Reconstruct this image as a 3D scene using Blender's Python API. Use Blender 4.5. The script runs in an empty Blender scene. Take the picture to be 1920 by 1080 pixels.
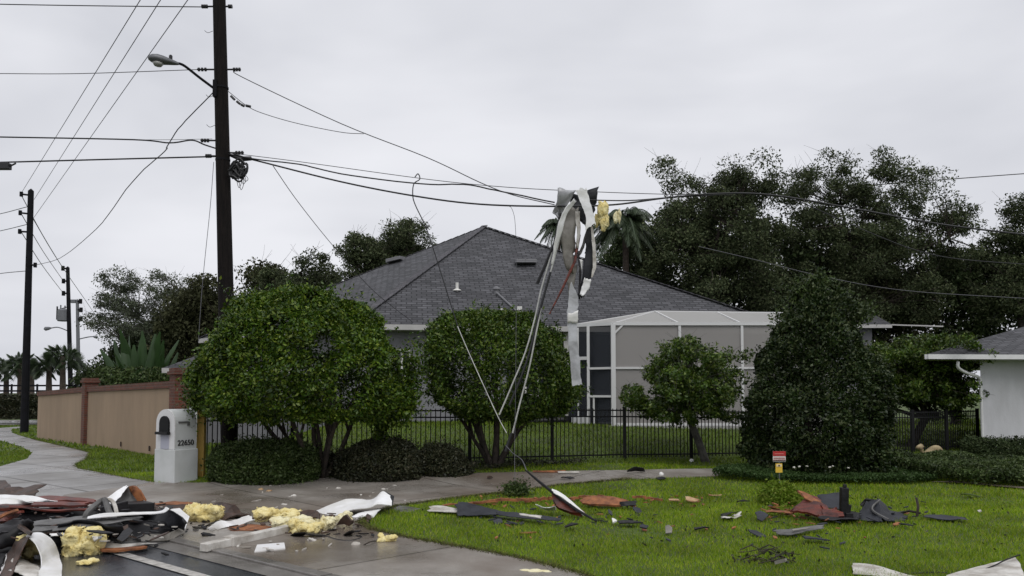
import bpy, bmesh, math, random
import numpy as np
from mathutils import Vector, Matrix, noise
R = math.radians
random.seed(7)
rng = np.random.default_rng(11)
SC = bpy.context.scene
# ------------------------------------------------------------------ camera
EYE, F_PX, HZ, PITCH = 1.7, 1500.0, 735.0, R(3.0)
cd = bpy.data.cameras.new('camera'); cam = bpy.data.objects.new('camera', cd); SC.collection.objects.link(cam)
cam.location = (0, 0, EYE); cam.rotation_euler = (math.pi/2 + PITCH, 0, 0)
cd.sensor_width = 36; cd.lens = 36*F_PX/1920
cd.shift_y = (HZ - 540 - F_PX*math.tan(PITCH))/1920
cd.clip_start = 0.1; cd.clip_end = 3000
SC.camera = cam
# ------------------------------------------------------------------ sky and light (overcast)
W = bpy.data.worlds.new('World'); SC.world = W; W.use_nodes = True
nt = W.node_tree; nt.nodes.clear()
def N(nt, t, **kw):
    n = nt.nodes.new(t)
    for k, v in kw.items():
        if k.startswith('i_'):
            n.inputs[k[2:].replace('_', ' ')].default_value = v
        else: setattr(n, k, v)
    return n
SUN_EL, SUN_AZ = R(58), R(200)
sky = N(nt, 'ShaderNodeTexSky', sky_type='NISHITA', sun_disc=False, sun_elevation=SUN_EL, sun_rotation=SUN_AZ, air_density=1.0, dust_density=4.0, ozone_density=1.0)
hsv = N(nt, 'ShaderNodeHueSaturation', i_Saturation=0.12, i_Value=0.55)
nt.links.new(sky.outputs[0], hsv.inputs['Color'])
tc = N(nt, 'ShaderNodeTexCoord')
mp = N(nt, 'ShaderNodeMapping'); mp.inputs['Scale'].default_value = (1.6, 1.6, 4.0)
nt.links.new(tc.outputs['Generated'], mp.inputs[0])
ns = N(nt, 'ShaderNodeTexNoise', i_Scale=1.3, i_Detail=4.0, i_Roughness=0.5, i_Distortion=0.3)
nt.links.new(mp.outputs[0], ns.inputs['Vector'])
cr = N(nt, 'ShaderNodeValToRGB')
cr.color_ramp.elements[0].position = 0.3; cr.color_ramp.elements[0].color = (5.35, 5.48, 5.95, 1)
cr.color_ramp.elements[1].position = 0.66; cr.color_ramp.elements[1].color = (7.25, 7.33, 7.75, 1)
nt.links.new(ns.outputs[0], cr.inputs[0])
mx = N(nt, 'ShaderNodeMixRGB', i_Fac=0.94)
nt.links.new(hsv.outputs[0], mx.inputs[1]); nt.links.new(cr.outputs[0], mx.inputs[2])
bg = N(nt, 'ShaderNodeBackground', i_Strength=0.1)
nt.links.new(mx.outputs[0], bg.inputs[0])
wo = N(nt, 'ShaderNodeOutputWorld'); nt.links.new(bg.outputs[0], wo.inputs[0])
sd = bpy.data.lights.new('sun', 'SUN'); so = bpy.data.objects.new('sun', sd); SC.collection.objects.link(so)
sd.energy = 1.15; sd.angle = R(45); sd.color = (1, 0.98, 0.95)
so.rotation_euler = (math.pi/2 - SUN_EL, 0, R(20))
SC.view_settings.view_transform = 'Standard'; SC.view_settings.look = 'None'
SC.view_settings.gamma = 1; SC.view_settings.exposure = 0.27
SC.render.resolution_x = 1024; SC.render.resolution_y = 576
try:
    SC.cycles.max_bounces = 6; SC.cycles.transparent_max_bounces = 12; SC.cycles.caustics_reflective = False; SC.cycles.caustics_refractive = False
except Exception: pass

# ------------------------------------------------------------------ terrain and picture geometry
def sm(t):
    t = min(1.0, max(0.0, t)); return t*t*(3-2*t)
def lin(t): return min(1.0, max(0.0, t))
FENCE = [(-6.4, 16.6), (0.0, 16.9), (5.6, 19.5), (10.8, 21.8), (14.2, 24.2)]
def fence_y(x):
    if x <= FENCE[0][0]: return FENCE[0][1]
    for (a, b), (c, d) in zip(FENCE, FENCE[1:]):
        if x <= c: return b + (d-b)*(x-a)/(c-a)
    return FENCE[-1][1]
def gz(x, y):
    zl = -0.30*sm((-x-9)/14)*sm((y-8)/8)
    fy = fence_y(x)
    mx = sm((x+7.2)/2.6) * (1 - 0.9*sm((x-8.2)/3.5))
    zf = 0.2*sm((y-14.0)/2.9)*(1-0.5*sm((x-1)/5))*sm((x+7.6)/2)*(1-0.8*sm((x-7)/5))
    rise = 0.60*lin((y-fy-.1)/max(1.6, 21.7-fy))*mx
    return zl + zf + rise
def ray(px, py):
    u = (px-960)/F_PX; v = (HZ-py)/F_PX - math.tan(PITCH)
    c, s = math.cos(PITCH), math.sin(PITCH)
    return Vector((u, c - v*s, s + v*c))
def V(px, py, D):
    d = ray(px, py); d = d*(D/d.y); return Vector((d.x, d.y, EYE+d.z))
def G(px, py, h=0.0):
    d = ray(px, py); t = 10.0
    for _ in range(60):
        p = d*t; z = gz(p.x, p.y)+h
        t = 0.5*t + 0.5*min(400, (z-EYE)/d.z) if d.z < -1e-4 else 400
    p = d*t
    return Vector((p.x, p.y, gz(p.x, p.y)+h))

# ------------------------------------------------------------------ materials
MAT = {}
def mat(name, col, rough=0.6, metal=0.0, var=0.0, vscale=4.0, bump=0.0, bscale=30.0, col2=None, spec=0.5, trans=0.0, island=None, coord='Object', detail=5.0, stretch=None):
    if name in MAT: return MAT[name]
    m = bpy.data.materials.new(name); m.use_nodes = True; t = m.node_tree
    b = t.nodes['Principled BSDF']; b.inputs['Roughness'].default_value = rough; b.inputs['Metallic'].default_value = metal
    b.inputs['Specular IOR Level'].default_value = spec
    b.inputs['Base Color'].default_value = (*col, 1)
    tc = N(t, 'ShaderNodeTexCoord')
    src = tc.outputs[coord]
    if stretch:
        mpn = N(t, 'ShaderNodeMapping'); mpn.inputs['Scale'].default_value = stretch
        t.links.new(src, mpn.inputs[0]); src = mpn.outputs[0]
    if island:
        g = N(t, 'ShaderNodeNewGeometry'); r = N(t, 'ShaderNodeValToRGB')
        r.color_ramp.elements[0].color = (*island[0], 1)
        r.color_ramp.elements[1].color = (*island[-1], 1)
        for i, c in enumerate(island[1:-1]):
            e = r.color_ramp.elements.new((i+1)/(len(island)-1)); e.color = (*c, 1)
        t.links.new(g.outputs['Random Per Island'], r.inputs[0])
        n = N(t, 'ShaderNodeTexNoise', i_Scale=vscale, i_Detail=2.0); t.links.new(src, n.inputs['Vector'])
        r2 = N(t, 'ShaderNodeMapRange'); r2.inputs[1].default_value = 0.3; r2.inputs[2].default_value = 0.7
        r2.inputs[3].default_value = 1-var; r2.inputs[4].default_value = 1+var
        t.links.new(n.outputs[0], r2.inputs[0])
        h = N(t, 'ShaderNodeHueSaturation'); t.links.new(r.outputs[0], h.inputs['Color']); t.links.new(r2.outputs[0], h.inputs['Value'])
        t.links.new(h.outputs[0], b.inputs['Base Color'])
        if trans > 0:
            tr = N(t, 'ShaderNodeBsdfTranslucent'); t.links.new(h.outputs[0], tr.inputs[0])
            ms = N(t, 'ShaderNodeMixShader', i_Fac=trans)
            t.links.new(b.outputs[0], ms.inputs[1]); t.links.new(tr.outputs[0], ms.inputs[2])
            t.links.new(ms.outputs[0], t.nodes['Material Output'].inputs[0])
    elif col2 or var:
        n = N(t, 'ShaderNodeTexNoise', i_Scale=vscale, i_Detail=detail, i_Roughness=0.62); t.links.new(src, n.inputs['Vector'])
        r = N(t, 'ShaderNodeValToRGB')
        c2 = col2 or tuple(c*(1-var) for c in col)
        r.color_ramp.elements[0].position = 0.36; r.color_ramp.elements[0].color = (*c2, 1)
        r.color_ramp.elements[1].position = 0.62; r.color_ramp.elements[1].color = (*col, 1)
        t.links.new(n.outputs[0], r.inputs[0]); t.links.new(r.outputs[0], b.inputs['Base Color'])
    if bump:
        n2 = N(t, 'ShaderNodeTexNoise', i_Scale=bscale, i_Detail=4.0); t.links.new(src, n2.inputs['Vector'])
        bp = N(t, 'ShaderNodeBump', i_Strength=bump, i_Distance=0.02); t.links.new(n2.outputs[0], bp.inputs['Height'])
        t.links.new(bp.outputs[0], b.inputs['Normal'])
    MAT[name] = m; return m

def brick_mat(name, c1, c2, mortar, scale, bw, rh, ms=0.02, rough=0.85, coord='UV', bump=0.4, streak=0.0):
    m = bpy.data.materials.new(name); m.use_nodes = True; t = m.node_tree; b = t.nodes['Principled BSDF']
    b.inputs['Roughness'].default_value = rough
    tc = N(t, 'ShaderNodeTexCoord')
    br = N(t, 'ShaderNodeTexBrick', i_Scale=scale)
    br.inputs['Color1'].default_value = (*c1, 1); br.inputs['Color2'].default_value = (*c2, 1); br.inputs['Mortar'].default_value = (*mortar, 1)
    br.inputs['Mortar Size'].default_value = ms; br.inputs['Brick Width'].default_value = bw; br.inputs['Row Height'].default_value = rh
    br.inputs['Mortar Smooth'].default_value = 0.3
    t.links.new(tc.outputs[coord], br.inputs['Vector'])
    n = N(t, 'ShaderNodeTexNoise', i_Scale=1.1, i_Detail=6.0, i_Roughness=0.7); t.links.new(tc.outputs[coord], n.inputs['Vector'])
    mr = N(t, 'ShaderNodeMapRange'); mr.inputs[1].default_value = 0.3; mr.inputs[2].default_value = 0.7; mr.inputs[3].default_value = 0.72; mr.inputs[4].default_value = 1.25
    t.links.new(n.outputs[0], mr.inputs[0])
    h = N(t, 'ShaderNodeHueSaturation'); t.links.new(br.outputs[0], h.inputs['Color']); t.links.new(mr.outputs[0], h.inputs['Value'])
    t.links.new(h.outputs[0], b.inputs['Base Color'])
    bp = N(t, 'ShaderNodeBump', i_Strength=bump, i_Distance=0.02); bp.invert = True; t.links.new(br.outputs['Fac'], bp.inputs['Height'])
    t.links.new(bp.outputs[0], b.inputs['Normal'])
    MAT[name] = m; return m
brick_mat('shingle', (.038, .039, .044), (.088, .088, .097), (.015, .015, .018), 1.0, 0.32, 0.15, 0.020, 0.8, bump=0.8)
brick_mat('brick', (.150, .042, .024), (.085, .030, .020), (.12, .085, .065), 1.0, 0.21, 0.075, 0.010, 0.85, bump=0.5)

def ground_mat(name, base, dark, wet_lo, wet_hi, scale, joints=None, ang=0.0, fine=60.0, warp=0.0, joint=None, stain=None):
    """paving: blotchy stains, wet patches with low roughness, optional control joints"""
    m = bpy.data.materials.new(name); m.use_nodes = True; t = m.node_tree; b = t.nodes['Principled BSDF']
    tc = N(t, 'ShaderNodeTexCoord'); mpn = N(t, 'ShaderNodeMapping'); mpn.inputs['Rotation'].default_value = (0, 0, ang)
    t.links.new(tc.outputs['Object'], mpn.inputs[0])
    n1 = N(t, 'ShaderNodeTexNoise', i_Scale=scale, i_Detail=7.0, i_Roughness=0.65); t.links.new(mpn.outputs[0], n1.inputs['Vector'])
    r1 = N(t, 'ShaderNodeValToRGB'); r1.color_ramp.elements[0].position = 0.35; r1.color_ramp.elements[0].color = (*dark, 1)
    r1.color_ramp.elements[1].position = 0.65; r1.color_ramp.elements[1].color = (*base, 1)
    t.links.new(n1.outputs[0], r1.inputs[0])
    n3 = N(t, 'ShaderNodeTexNoise', i_Scale=fine, i_Detail=3.0); t.links.new(mpn.outputs[0], n3.inputs['Vector'])
    m3 = N(t, 'ShaderNodeMapRange'); m3.inputs[3].default_value = 0.65; m3.inputs[4].default_value = 1.35
    t.links.new(n3.outputs[0], m3.inputs[0])
    h = N(t, 'ShaderNodeHueSaturation'); t.links.new(r1.outputs[0], h.inputs['Color']); t.links.new(m3.outputs[0], h.inputs['Value'])
    out = h.outputs[0]
    if stain:
        n5 = N(t, 'ShaderNodeTexNoise', i_Scale=0.33, i_Detail=5.0, i_Roughness=0.6); t.links.new(mpn.outputs[0], n5.inputs['Vector'])
        m5 = N(t, 'ShaderNodeMapRange'); m5.inputs[1].default_value = 0.44; m5.inputs[2].default_value = 0.62
        t.links.new(n5.outputs[0], m5.inputs[0])
        mm = N(t, 'ShaderNodeMixRGB'); mm.inputs[2].default_value = (*stain, 1)
        t.links.new(m5.outputs[0], mm.inputs[0]); t.links.new(out, mm.inputs[1]); out = mm.outputs[0]
    if joints:
        br = N(t, 'ShaderNodeTexBrick', i_Scale=1.0); br.offset = 0.0
        br.inputs['Brick Width'].default_value = joints[0]; br.inputs['Row Height'].default_value = joints[1]
        br.inputs['Mortar Size'].default_value = joints[2]
        br.inputs['Color1'].default_value = (1, 1, 1, 1); br.inputs['Color2'].default_value = (.86, .86, .86, 1); br.inputs['Mortar'].default_value = (.18, .16, .14, 1)
        t.links.new(mpn.outputs[0], br.inputs['Vector'])
        mm = N(t, 'ShaderNodeMixRGB', blend_type='MULTIPLY', i_Fac=0.8); t.links.new(out, mm.inputs[1]); t.links.new(br.outputs[0], mm.inputs[2]); out = mm.outputs[0]
    t.links.new(out, b.inputs['Base Color'])
    n2 = N(t, 'ShaderNodeTexNoise', i_Scale=0.55, i_Detail=4.0, i_Roughness=0.55); t.links.new(mpn.outputs[0], n2.inputs['Vector'])
    m2 = N(t, 'ShaderNodeMapRange'); m2.inputs[1].default_value = 0.42; m2.inputs[2].default_value = 0.60
    m2.inputs[3].default_value = wet_lo; m2.inputs[4].default_value = wet_hi
    t.links.new(n2.outputs[0], m2.inputs[0]); t.links.new(m2.outputs[0], b.inputs['Roughness'])
    bp = N(t, 'ShaderNodeBump', i_Strength=0.25, i_Distance=0.01); t.links.new(n3.outputs[0], bp.inputs['Height'])
    t.links.new(bp.outputs[0], b.inputs['Normal'])
    MAT[name] = m; return m
          # heading of the street, towards the left background
RD = math.atan2(0.63, -0.77)
ground_mat('driveway', (.33, .305, .275), (.225, .20, .175), .18, .60, 0.9, (3.4, 3.1, .016), -RD+.12, stain=(.15, .120, .095))
ground_mat('sidewalk', (.33, .325, .32), (.24, .232, .225), .25, .6, 0.8, (1.5, 1.5, .035), -RD, stain=(.19, .18, .17))
ground_mat('asphalt', (.060, .064, .072), (.032, .034, .040), .05, .36, 0.9, None, 0, 90)
ground_mat('kerb', (.22, .205, .19), (.12, .11, .10), .25, .55, 2.0, (3.0, 3.0, .012), -RD)
mat('soil_grass', (.062, .100, .008), .9, col2=(.040, .055, .014), vscale=1.5, bump=.4, bscale=40)
mat('road_paint', (.50, .48, .45), .5, col2=(.24, .23, .21), vscale=14)
mat('stucco_grey', (.235, .235, .255), .85, col2=(.19, .19, .205), vscale=1.4, bump=.2, bscale=60, stretch=(1, 1, .4))
mat('stucco_white', (.56, .56, .585), .8, col2=(.46, .46, .475), vscale=1.6, bump=.2, bscale=50, stretch=(1, 1, .35))
mat('stucco_tan', (.350, .250, .168), .85, col2=(.285, .205, .138), vscale=1.3, bump=.2, bscale=60, stretch=(1, 1, .3))
mat('white_paint', (.70, .70, .70), .45, var=.08, vscale=3)
mat('fascia', (.46, .45, .44), .5, var=.1, vscale=3)
mat('cage_white', (.62, .62, .62), .4)
mat('white_metal', (.82, .82, .83), .38, col2=(.66, .65, .62), vscale=2.2, bump=.10, bscale=8)
mat('old_white', (.62, .60, .56), .5, col2=(.34, .31, .27), vscale=5, bump=.15, bscale=14)
mat('grey_metal', (.50, .51, .53), .4, metal=.2, col2=(.30, .30, .31), vscale=3, bump=.15, bscale=8)
mat('dirty_sheet', (.24, .225, .20), .5, col2=(.11, .10, .085), vscale=4, bump=.2, bscale=12)
mat('roof_felt', (.022, .023, .028), .55, col2=(.008, .009, .011), vscale=4, bump=.3, bscale=20, spec=.3)
mat('grey_felt', (.15, .148, .145), .6, col2=(.06, .058, .055), vscale=5, bump=.3, bscale=25)
mat('char', (.006, .006, .007), .5, col2=(.014, .013, .015), vscale=6, bump=.3, bscale=20, spec=.3)
mat('red_wood', (.16, .026, .012), .5, col2=(.035, .009, .007), vscale=4, bump=.3, bscale=20, stretch=(1, 1, 4))
mat('orange_wood', (.33, .125, .045), .7, col2=(.13, .045, .02), vscale=8, bump=.4, bscale=30)
mat('pale_wood', (.48, .33, .18), .6, col2=(.28, .14, .06), vscale=8, bump=.3, bscale=30)
mat('brown_wood', (.075, .040, .027), .6, col2=(.028, .017, .012), vscale=7, bump=.3, bscale=30)
mat('pole_wood', (.012, .009, .008), .9, spec=.2, col2=(.005, .004, .0038), vscale=5, bump=.5, bscale=14, stretch=(6, 6, .5))
mat('pole_dark', (.008, .008, .011), .85, col2=(.005, .005, .006), vscale=4, spec=.2)
mat('pole_grey', (.16, .165, .18), .7, var=.2, vscale=2)
mat('galv', (.15, .155, .165), .45, metal=.4, var=.2, vscale=6)
mat('wire', (.012, .012, .014), .6)
mat('wire_grey', (.10, .10, .11), .6)
mat('wire_pale', (.52, .52, .50), .5, var=.25, vscale=6)
mat('black_paint', (.005, .005, .006), .55, spec=.25)
mat('black_plastic', (.014, .014, .016), .5, var=.3, vscale=8)
mat('insulation', (.80, .71, .38), .95, col2=(.66, .53, .20), vscale=9, bump=.9, bscale=30)
mat('insulation_pale', (.80, .76, .53), .95, col2=(.68, .60, .34), vscale=9, bump=.9, bscale=30)
mat('insulation_fibre', (.8, .66, .28), .95, island=[(.55, .38, .10), (.82, .70, .30), (.9, .82, .50)], vscale=6, var=.1)
mat('yellow_paint', (.60, .40, .10), .5, col2=(.48, .31, .08), vscale=5)
mat('bark', (.045, .034, .026), .9, col2=(.018, .014, .011), vscale=9, bump=.6, bscale=22)
mat('bark_grey', (.10, .095, .085), .9, col2=(.045, .04, .035), vscale=7, bump=.5, bscale=20)
mat('palm_trunk', (.085, .065, .05), .9, col2=(.04, .03, .024), vscale=8, bump=.6, bscale=16)
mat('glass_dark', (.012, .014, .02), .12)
mat('lens', (.30, .30, .28), .3)
mat('sign_red', (.42, .020, .020), .45); mat('sign_white', (.72, .68, .66), .45); mat('sign_yellow', (.70, .46, .05), .45); mat('sign_black', (.012, .01, .01), .5)
mat('stone_pale', (.36, .29, .17), .85, col2=(.20, .15, .08), vscale=9, bump=.4, bscale=24)
mat('vent_grey', (.16, .16, .17), .5); mat('car_paint', (.55, .62, .66), .3); mat('car_blue', (.06, .12, .25), .3); mat('tyre', (.01, .01, .01), .8)
mat('pipe_white', (.66, .65, .62), .5); mat('grey_dark_felt', (.034, .037, .046), .55, col2=(.018, .019, .024), vscale=4, bump=.25, bscale=20, spec=.3); mat('stone_w', (.5, .48, .44), .8); mat('pink_ink', (.6, .2, .18), .5); mat('pale_wood_w', (.75, .6, .38), .6); mat('red_ink', (.3, .05, .04), .5); mat('kerb_plain', (.38, .37, .36), .8, var=.2, vscale=3); mat('mail_white', (.60, .62, .62), .7, col2=(.52, .54, .53), vscale=2.5, bump=.12, bscale=50); mat('mail_panel', (.42, .43, .50), .7); mat('flag_grey', (.12, .12, .12), .6)
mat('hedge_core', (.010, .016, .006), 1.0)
mat('leaf_bright', (.05, .08, .03), 0.36, island=[(.018, .044, .004), (.036, .078, .006), (.068, .122, .009), (.150, .195, .024)], trans=.14, var=.42, vscale=2.2, spec=0.28)
mat('leaf_mid', (.05, .08, .03), 0.36, island=[(.018, .042, .004), (.036, .074, .007), (.066, .112, .011), (.130, .165, .034)], trans=.14, var=.42, vscale=2.2, spec=0.28)
mat('leaf_dark', (.05, .08, .03), 0.6, island=[(.022, .036, .014), (.036, .056, .020), (.056, .080, .030), (.085, .105, .050)], trans=.15, var=.30, vscale=1.5, spec=0.15)
mat('leaf_cone', (.05, .08, .03), 0.4, island=[(.009, .019, .005), (.016, .031, .008), (.030, .050, .012), (.075, .090, .038)], trans=.14, var=.42, vscale=2.2, spec=0.25)
mat('leaf_oak', (.05, .08, .03), 0.6, island=[(.028, .040, .018), (.044, .060, .026), (.066, .084, .036), (.105, .120, .060)], trans=.15, var=.25, vscale=.3, spec=0.15)  # leaf colour lightened in place of distance haze
mat('leaf_airy', (.05, .08, .03), 0.6, island=[(.060, .074, .045), (.090, .108, .066), (.13, .15, .10)], trans=.2, var=.2, vscale=.3, spec=0.15)
mat('leaf_brown', (.05, .08, .03), 0.7, island=[(.032, .036, .017), (.048, .052, .024), (.068, .072, .034)], trans=.15, var=.2, vscale=.3, spec=0.1)
mat('leaf_bush', (.05, .08, .03), 0.45, island=[(.020, .036, .009), (.034, .058, .013), (.058, .090, .024), (.10, .125, .05)], trans=.14, var=.42, vscale=2.2, spec=0.22)
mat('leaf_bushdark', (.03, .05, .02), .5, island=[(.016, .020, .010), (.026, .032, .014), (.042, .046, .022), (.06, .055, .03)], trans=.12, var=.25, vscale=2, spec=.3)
mat('leaf_cover', (.05, .08, .03), 0.5, island=[(.022, .048, .012), (.040, .078, .020), (.062, .105, .030)], trans=.15, var=.2, vscale=2, spec=0.2)
mat('frond', (.03, .06, .02), .5, island=[(.025, .042, .018), (.04, .065, .028), (.055, .08, .035)], trans=.2, var=.1, vscale=1)
mat('banana_leaf', (.055, .11, .045), .4, island=[(.018, .045, .014), (.032, .07, .02), (.05, .095, .03)], trans=.3, var=.15, vscale=2)
mat('grass_blade', (.1, .2, .02), .55, island=[(.110, .190, .004), (.172, .285, .006), (.245, .360, .012), (.36, .37, .06)], trans=.35, var=.30, vscale=1.1, spec=.25)
mat('grass_dry', (.1, .08, .03), .8, island=[(.030, .030, .012), (.07, .08, .02), (.12, .10, .045), (.10, .14, .02)], trans=.2, var=.2, vscale=2, spec=.2)
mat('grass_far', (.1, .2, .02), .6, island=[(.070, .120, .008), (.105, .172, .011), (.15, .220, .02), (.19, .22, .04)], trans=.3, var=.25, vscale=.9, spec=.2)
def screen_mat(name, col, fac):
    m = bpy.data.materials.new(name); m.use_nodes = True; t = m.node_tree
    b = t.nodes['Principled BSDF']; b.inputs['Base Color'].default_value = (*col, 1); b.inputs['Roughness'].default_value = .8
    tr = N(t, 'ShaderNodeBsdfTransparent'); ms = N(t, 'ShaderNodeMixShader', i_Fac=fac)
    t.links.new(tr.outputs[0], ms.inputs[1]); t.links.new(b.outputs[0], ms.inputs[2]); t.links.new(ms.outputs[0], t.nodes['Material Output'].inputs[0])
    MAT[name] = m
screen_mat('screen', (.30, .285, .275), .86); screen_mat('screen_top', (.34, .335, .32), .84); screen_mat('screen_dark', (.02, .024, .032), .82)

# ------------------------------------------------------------------ object helpers
def link(o, parent=None):
    SC.collection.objects.link(o)
    if parent is not None: o.parent = parent
    return o
def tag(o, label=None, cat=None, group=None, kind=None):
    if label: o['label'] = label
    if cat: o['category'] = cat
    if group: o['group'] = group
    if kind: o['kind'] = kind
    return o
def thing(name, label, cat, group=None):
    o = bpy.data.objects.new(name, None); o.empty_display_size = .2
    link(o); return tag(o, label, cat, group)
def base(o, loc):
    """moves the Empty to the thing's base, children stay where they are"""
    o.location = loc
    for c in o.children: c.location = Vector(c.location) - Vector(loc)
    return o
class MB:
    def __init__(s): s.v = []; s.f = []; s.uv = {}
    def add(s, vs, fs, uvs=None):
        k = len(s.v); s.v += [tuple(v) for v in vs]
        for i, f in enumerate(fs):
            if uvs: s.uv[len(s.f)] = uvs[i]
            s.f.append(tuple(k+j for j in f))
        return s
    def box(s, c, size, rz=0, M=None):
        x, y, z = (d/2 for d in size)
        R_ = M if M is not None else Matrix.Rotation(rz, 3, 'Z')
        vs = [Vector(c) + R_ @ Vector((a*x, b*y, d*z)) for a in (-1, 1) for b in (-1, 1) for d in (-1, 1)]
        return s.add(vs, [(0, 1, 3, 2), (4, 6, 7, 5), (0, 4, 5, 1), (2, 3, 7, 6), (0, 2, 6, 4), (1, 5, 7, 3)])
    def bar(s, a, b, w, h=None, up=(0, 0, 1)):
        a, b = Vector(a), Vector(b); d = (b-a); L = d.length; d.normalize()
        upv = Vector(up)
        if abs(d.dot(upv)) > .99: upv = Vector((0, 1, 0))
        x = d.cross(upv).normalized(); y = x.cross(d)
        M = Matrix((x, d, y)).transposed()
        return s.box((a+b)/2, (w, L, h or w), M=M)
    def tube(s, pts, rad, n=8, caps=True):
        pts = [Vector(p) for p in pts]; m = len(pts)
        if not isinstance(rad, (list, tuple)): rad = [rad]*m
        rings = []; prev = None
        for i, p in enumerate(pts):
            d = (pts[min(i+1, m-1)]-pts[max(i-1, 0)])
            if d.length < 1e-9: d = Vector((0, 0, 1))
            d.normalize()
            if prev is None:
                u = d.cross(Vector((0, 0, 1)) if abs(d.z) < .9 else Vector((0, 1, 0))).normalized()
            else:
                u = (prev - d*prev.dot(d)); u = u.normalized() if u.length > 1e-6 else d.orthogonal().normalized()
            prev = u; w = d.cross(u)
            rings.append([p + (u*math.cos(2*math.pi*k/n) + w*math.sin(2*math.pi*k/n))*rad[i] for k in range(n)])
        vs = [v for r in rings for v in r]; fs = []
        for i in range(m-1):
            for k in range(n):
                fs.append((i*n+k, i*n+(k+1) % n, (i+1)*n+(k+1) % n, (i+1)*n+k))
        if caps: fs += [tuple(range(n))[::-1], tuple((m-1)*n+k for k in range(n))]
        return s.add(vs, fs)
    def lathe(s, prof, c, n=24, axis=None):
        c = Vector(c); vs = []; fs = []
        M = axis or Matrix.Identity(3)
        for z, r in prof:
            vs += [c + M @ Vector((r*math.cos(2*math.pi*k/n), r*math.sin(2*math.pi*k/n), z)) for k in range(n)]
        for i in range(len(prof)-1):
            for k in range(n): fs.append((i*n+k, i*n+(k+1) % n, (i+1)*n+(k+1) % n, (i+1)*n+k))
        fs += [tuple(range(n))[::-1], tuple((len(prof)-1)*n+k for k in range(n))]
        return s.add(vs, fs)
    def build(s, name, m, parent=None, smooth=False, bevel=0):
        me = bpy.data.meshes.new(name); me.from_pydata(s.v, [], s.f); me.validate(); me.update()
        if s.uv:
            ul = me.uv_layers.new(name='UVMap')
            for pi, p in enumerate(me.polygons):
                if pi in s.uv:
                    for li, c in zip(p.loop_indices, s.uv[pi]): ul.data[li].uv = c
        me.materials.append(MAT[m])
        if smooth: me.polygons.foreach_set('use_smooth', [True]*len(me.polygons))
        o = bpy.data.objects.new(name, me); link(o, parent)
        if bevel:
            b = o.modifiers.new('bevel', 'BEVEL'); b.width = bevel; b.segments = 2
        return o
def np_mesh(name, verts, faces_idx, n_per, m, parent=None, smooth=False):
    """verts (K,3), faces as flat loops of n_per corners"""
    me = bpy.data.meshes.new(name); nf = len(faces_idx)//n_per
    me.vertices.add(len(verts)); me.vertices.foreach_set('co', np.asarray(verts, dtype=np.float32).ravel())
    me.loops.add(len(faces_idx)); me.loops.foreach_set('vertex_index', np.asarray(faces_idx, dtype=np.int32))
    me.polygons.add(nf); me.polygons.foreach_set('loop_start', np.arange(0, nf*n_per, n_per, dtype=np.int32))
    me.polygons.foreach_set('loop_total', np.full(nf, n_per, dtype=np.int32))
    me.update(calc_edges=True); me.materials.append(MAT[m])
    o = bpy.data.objects.new(name, me); link(o, parent); return o
def lump_fn(seed, k=2.0, n=14):
    r = np.random.default_rng(seed); K = r.normal(size=(n, 3)); K /= np.linalg.norm(K, axis=1)[:, None]; K *= r.uniform(.6, 1.7, (n, 1))*k
    ph = r.uniform(0, 6.28, n)
    return lambda P: np.sin(P @ K.T + ph).sum(1)/math.sqrt(n)
def leaves(name, P, size, m, parent=None, aspect=.5, nrm=None, droop=0.0, jit=.35):
    """one small pointed leaf (a folded rhombus) at each point"""
    n = len(P); s = size*rng.uniform(1-jit, 1+jit, (n, 1))
    a = rng.normal(size=(n, 3)); a[:, 2] -= droop
    if nrm is not None: a = a + nrm*1.0
    a /= np.linalg.norm(a, axis=1)[:, None] + 1e-9
    b = rng.normal(size=(n, 3))
    if nrm is not None: b = np.cross(a, nrm + 0.8*b)
    else: b = np.cross(a, b)
    b /= np.linalg.norm(b, axis=1)[:, None] + 1e-9
    c = np.cross(a, b)
    v0 = P - a*s*.5; v2 = P + a*s*.5
    v1 = P + b*s*aspect*.5 + c*s*.08 - a*s*.05; v3 = P - b*s*aspect*.5 + c*s*.08 - a*s*.05
    vs = np.stack([v0, v1, v2, v3], 1).reshape(-1, 3)
    return np_mesh(name, vs, np.arange(4*n), 4, m, parent)
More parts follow.
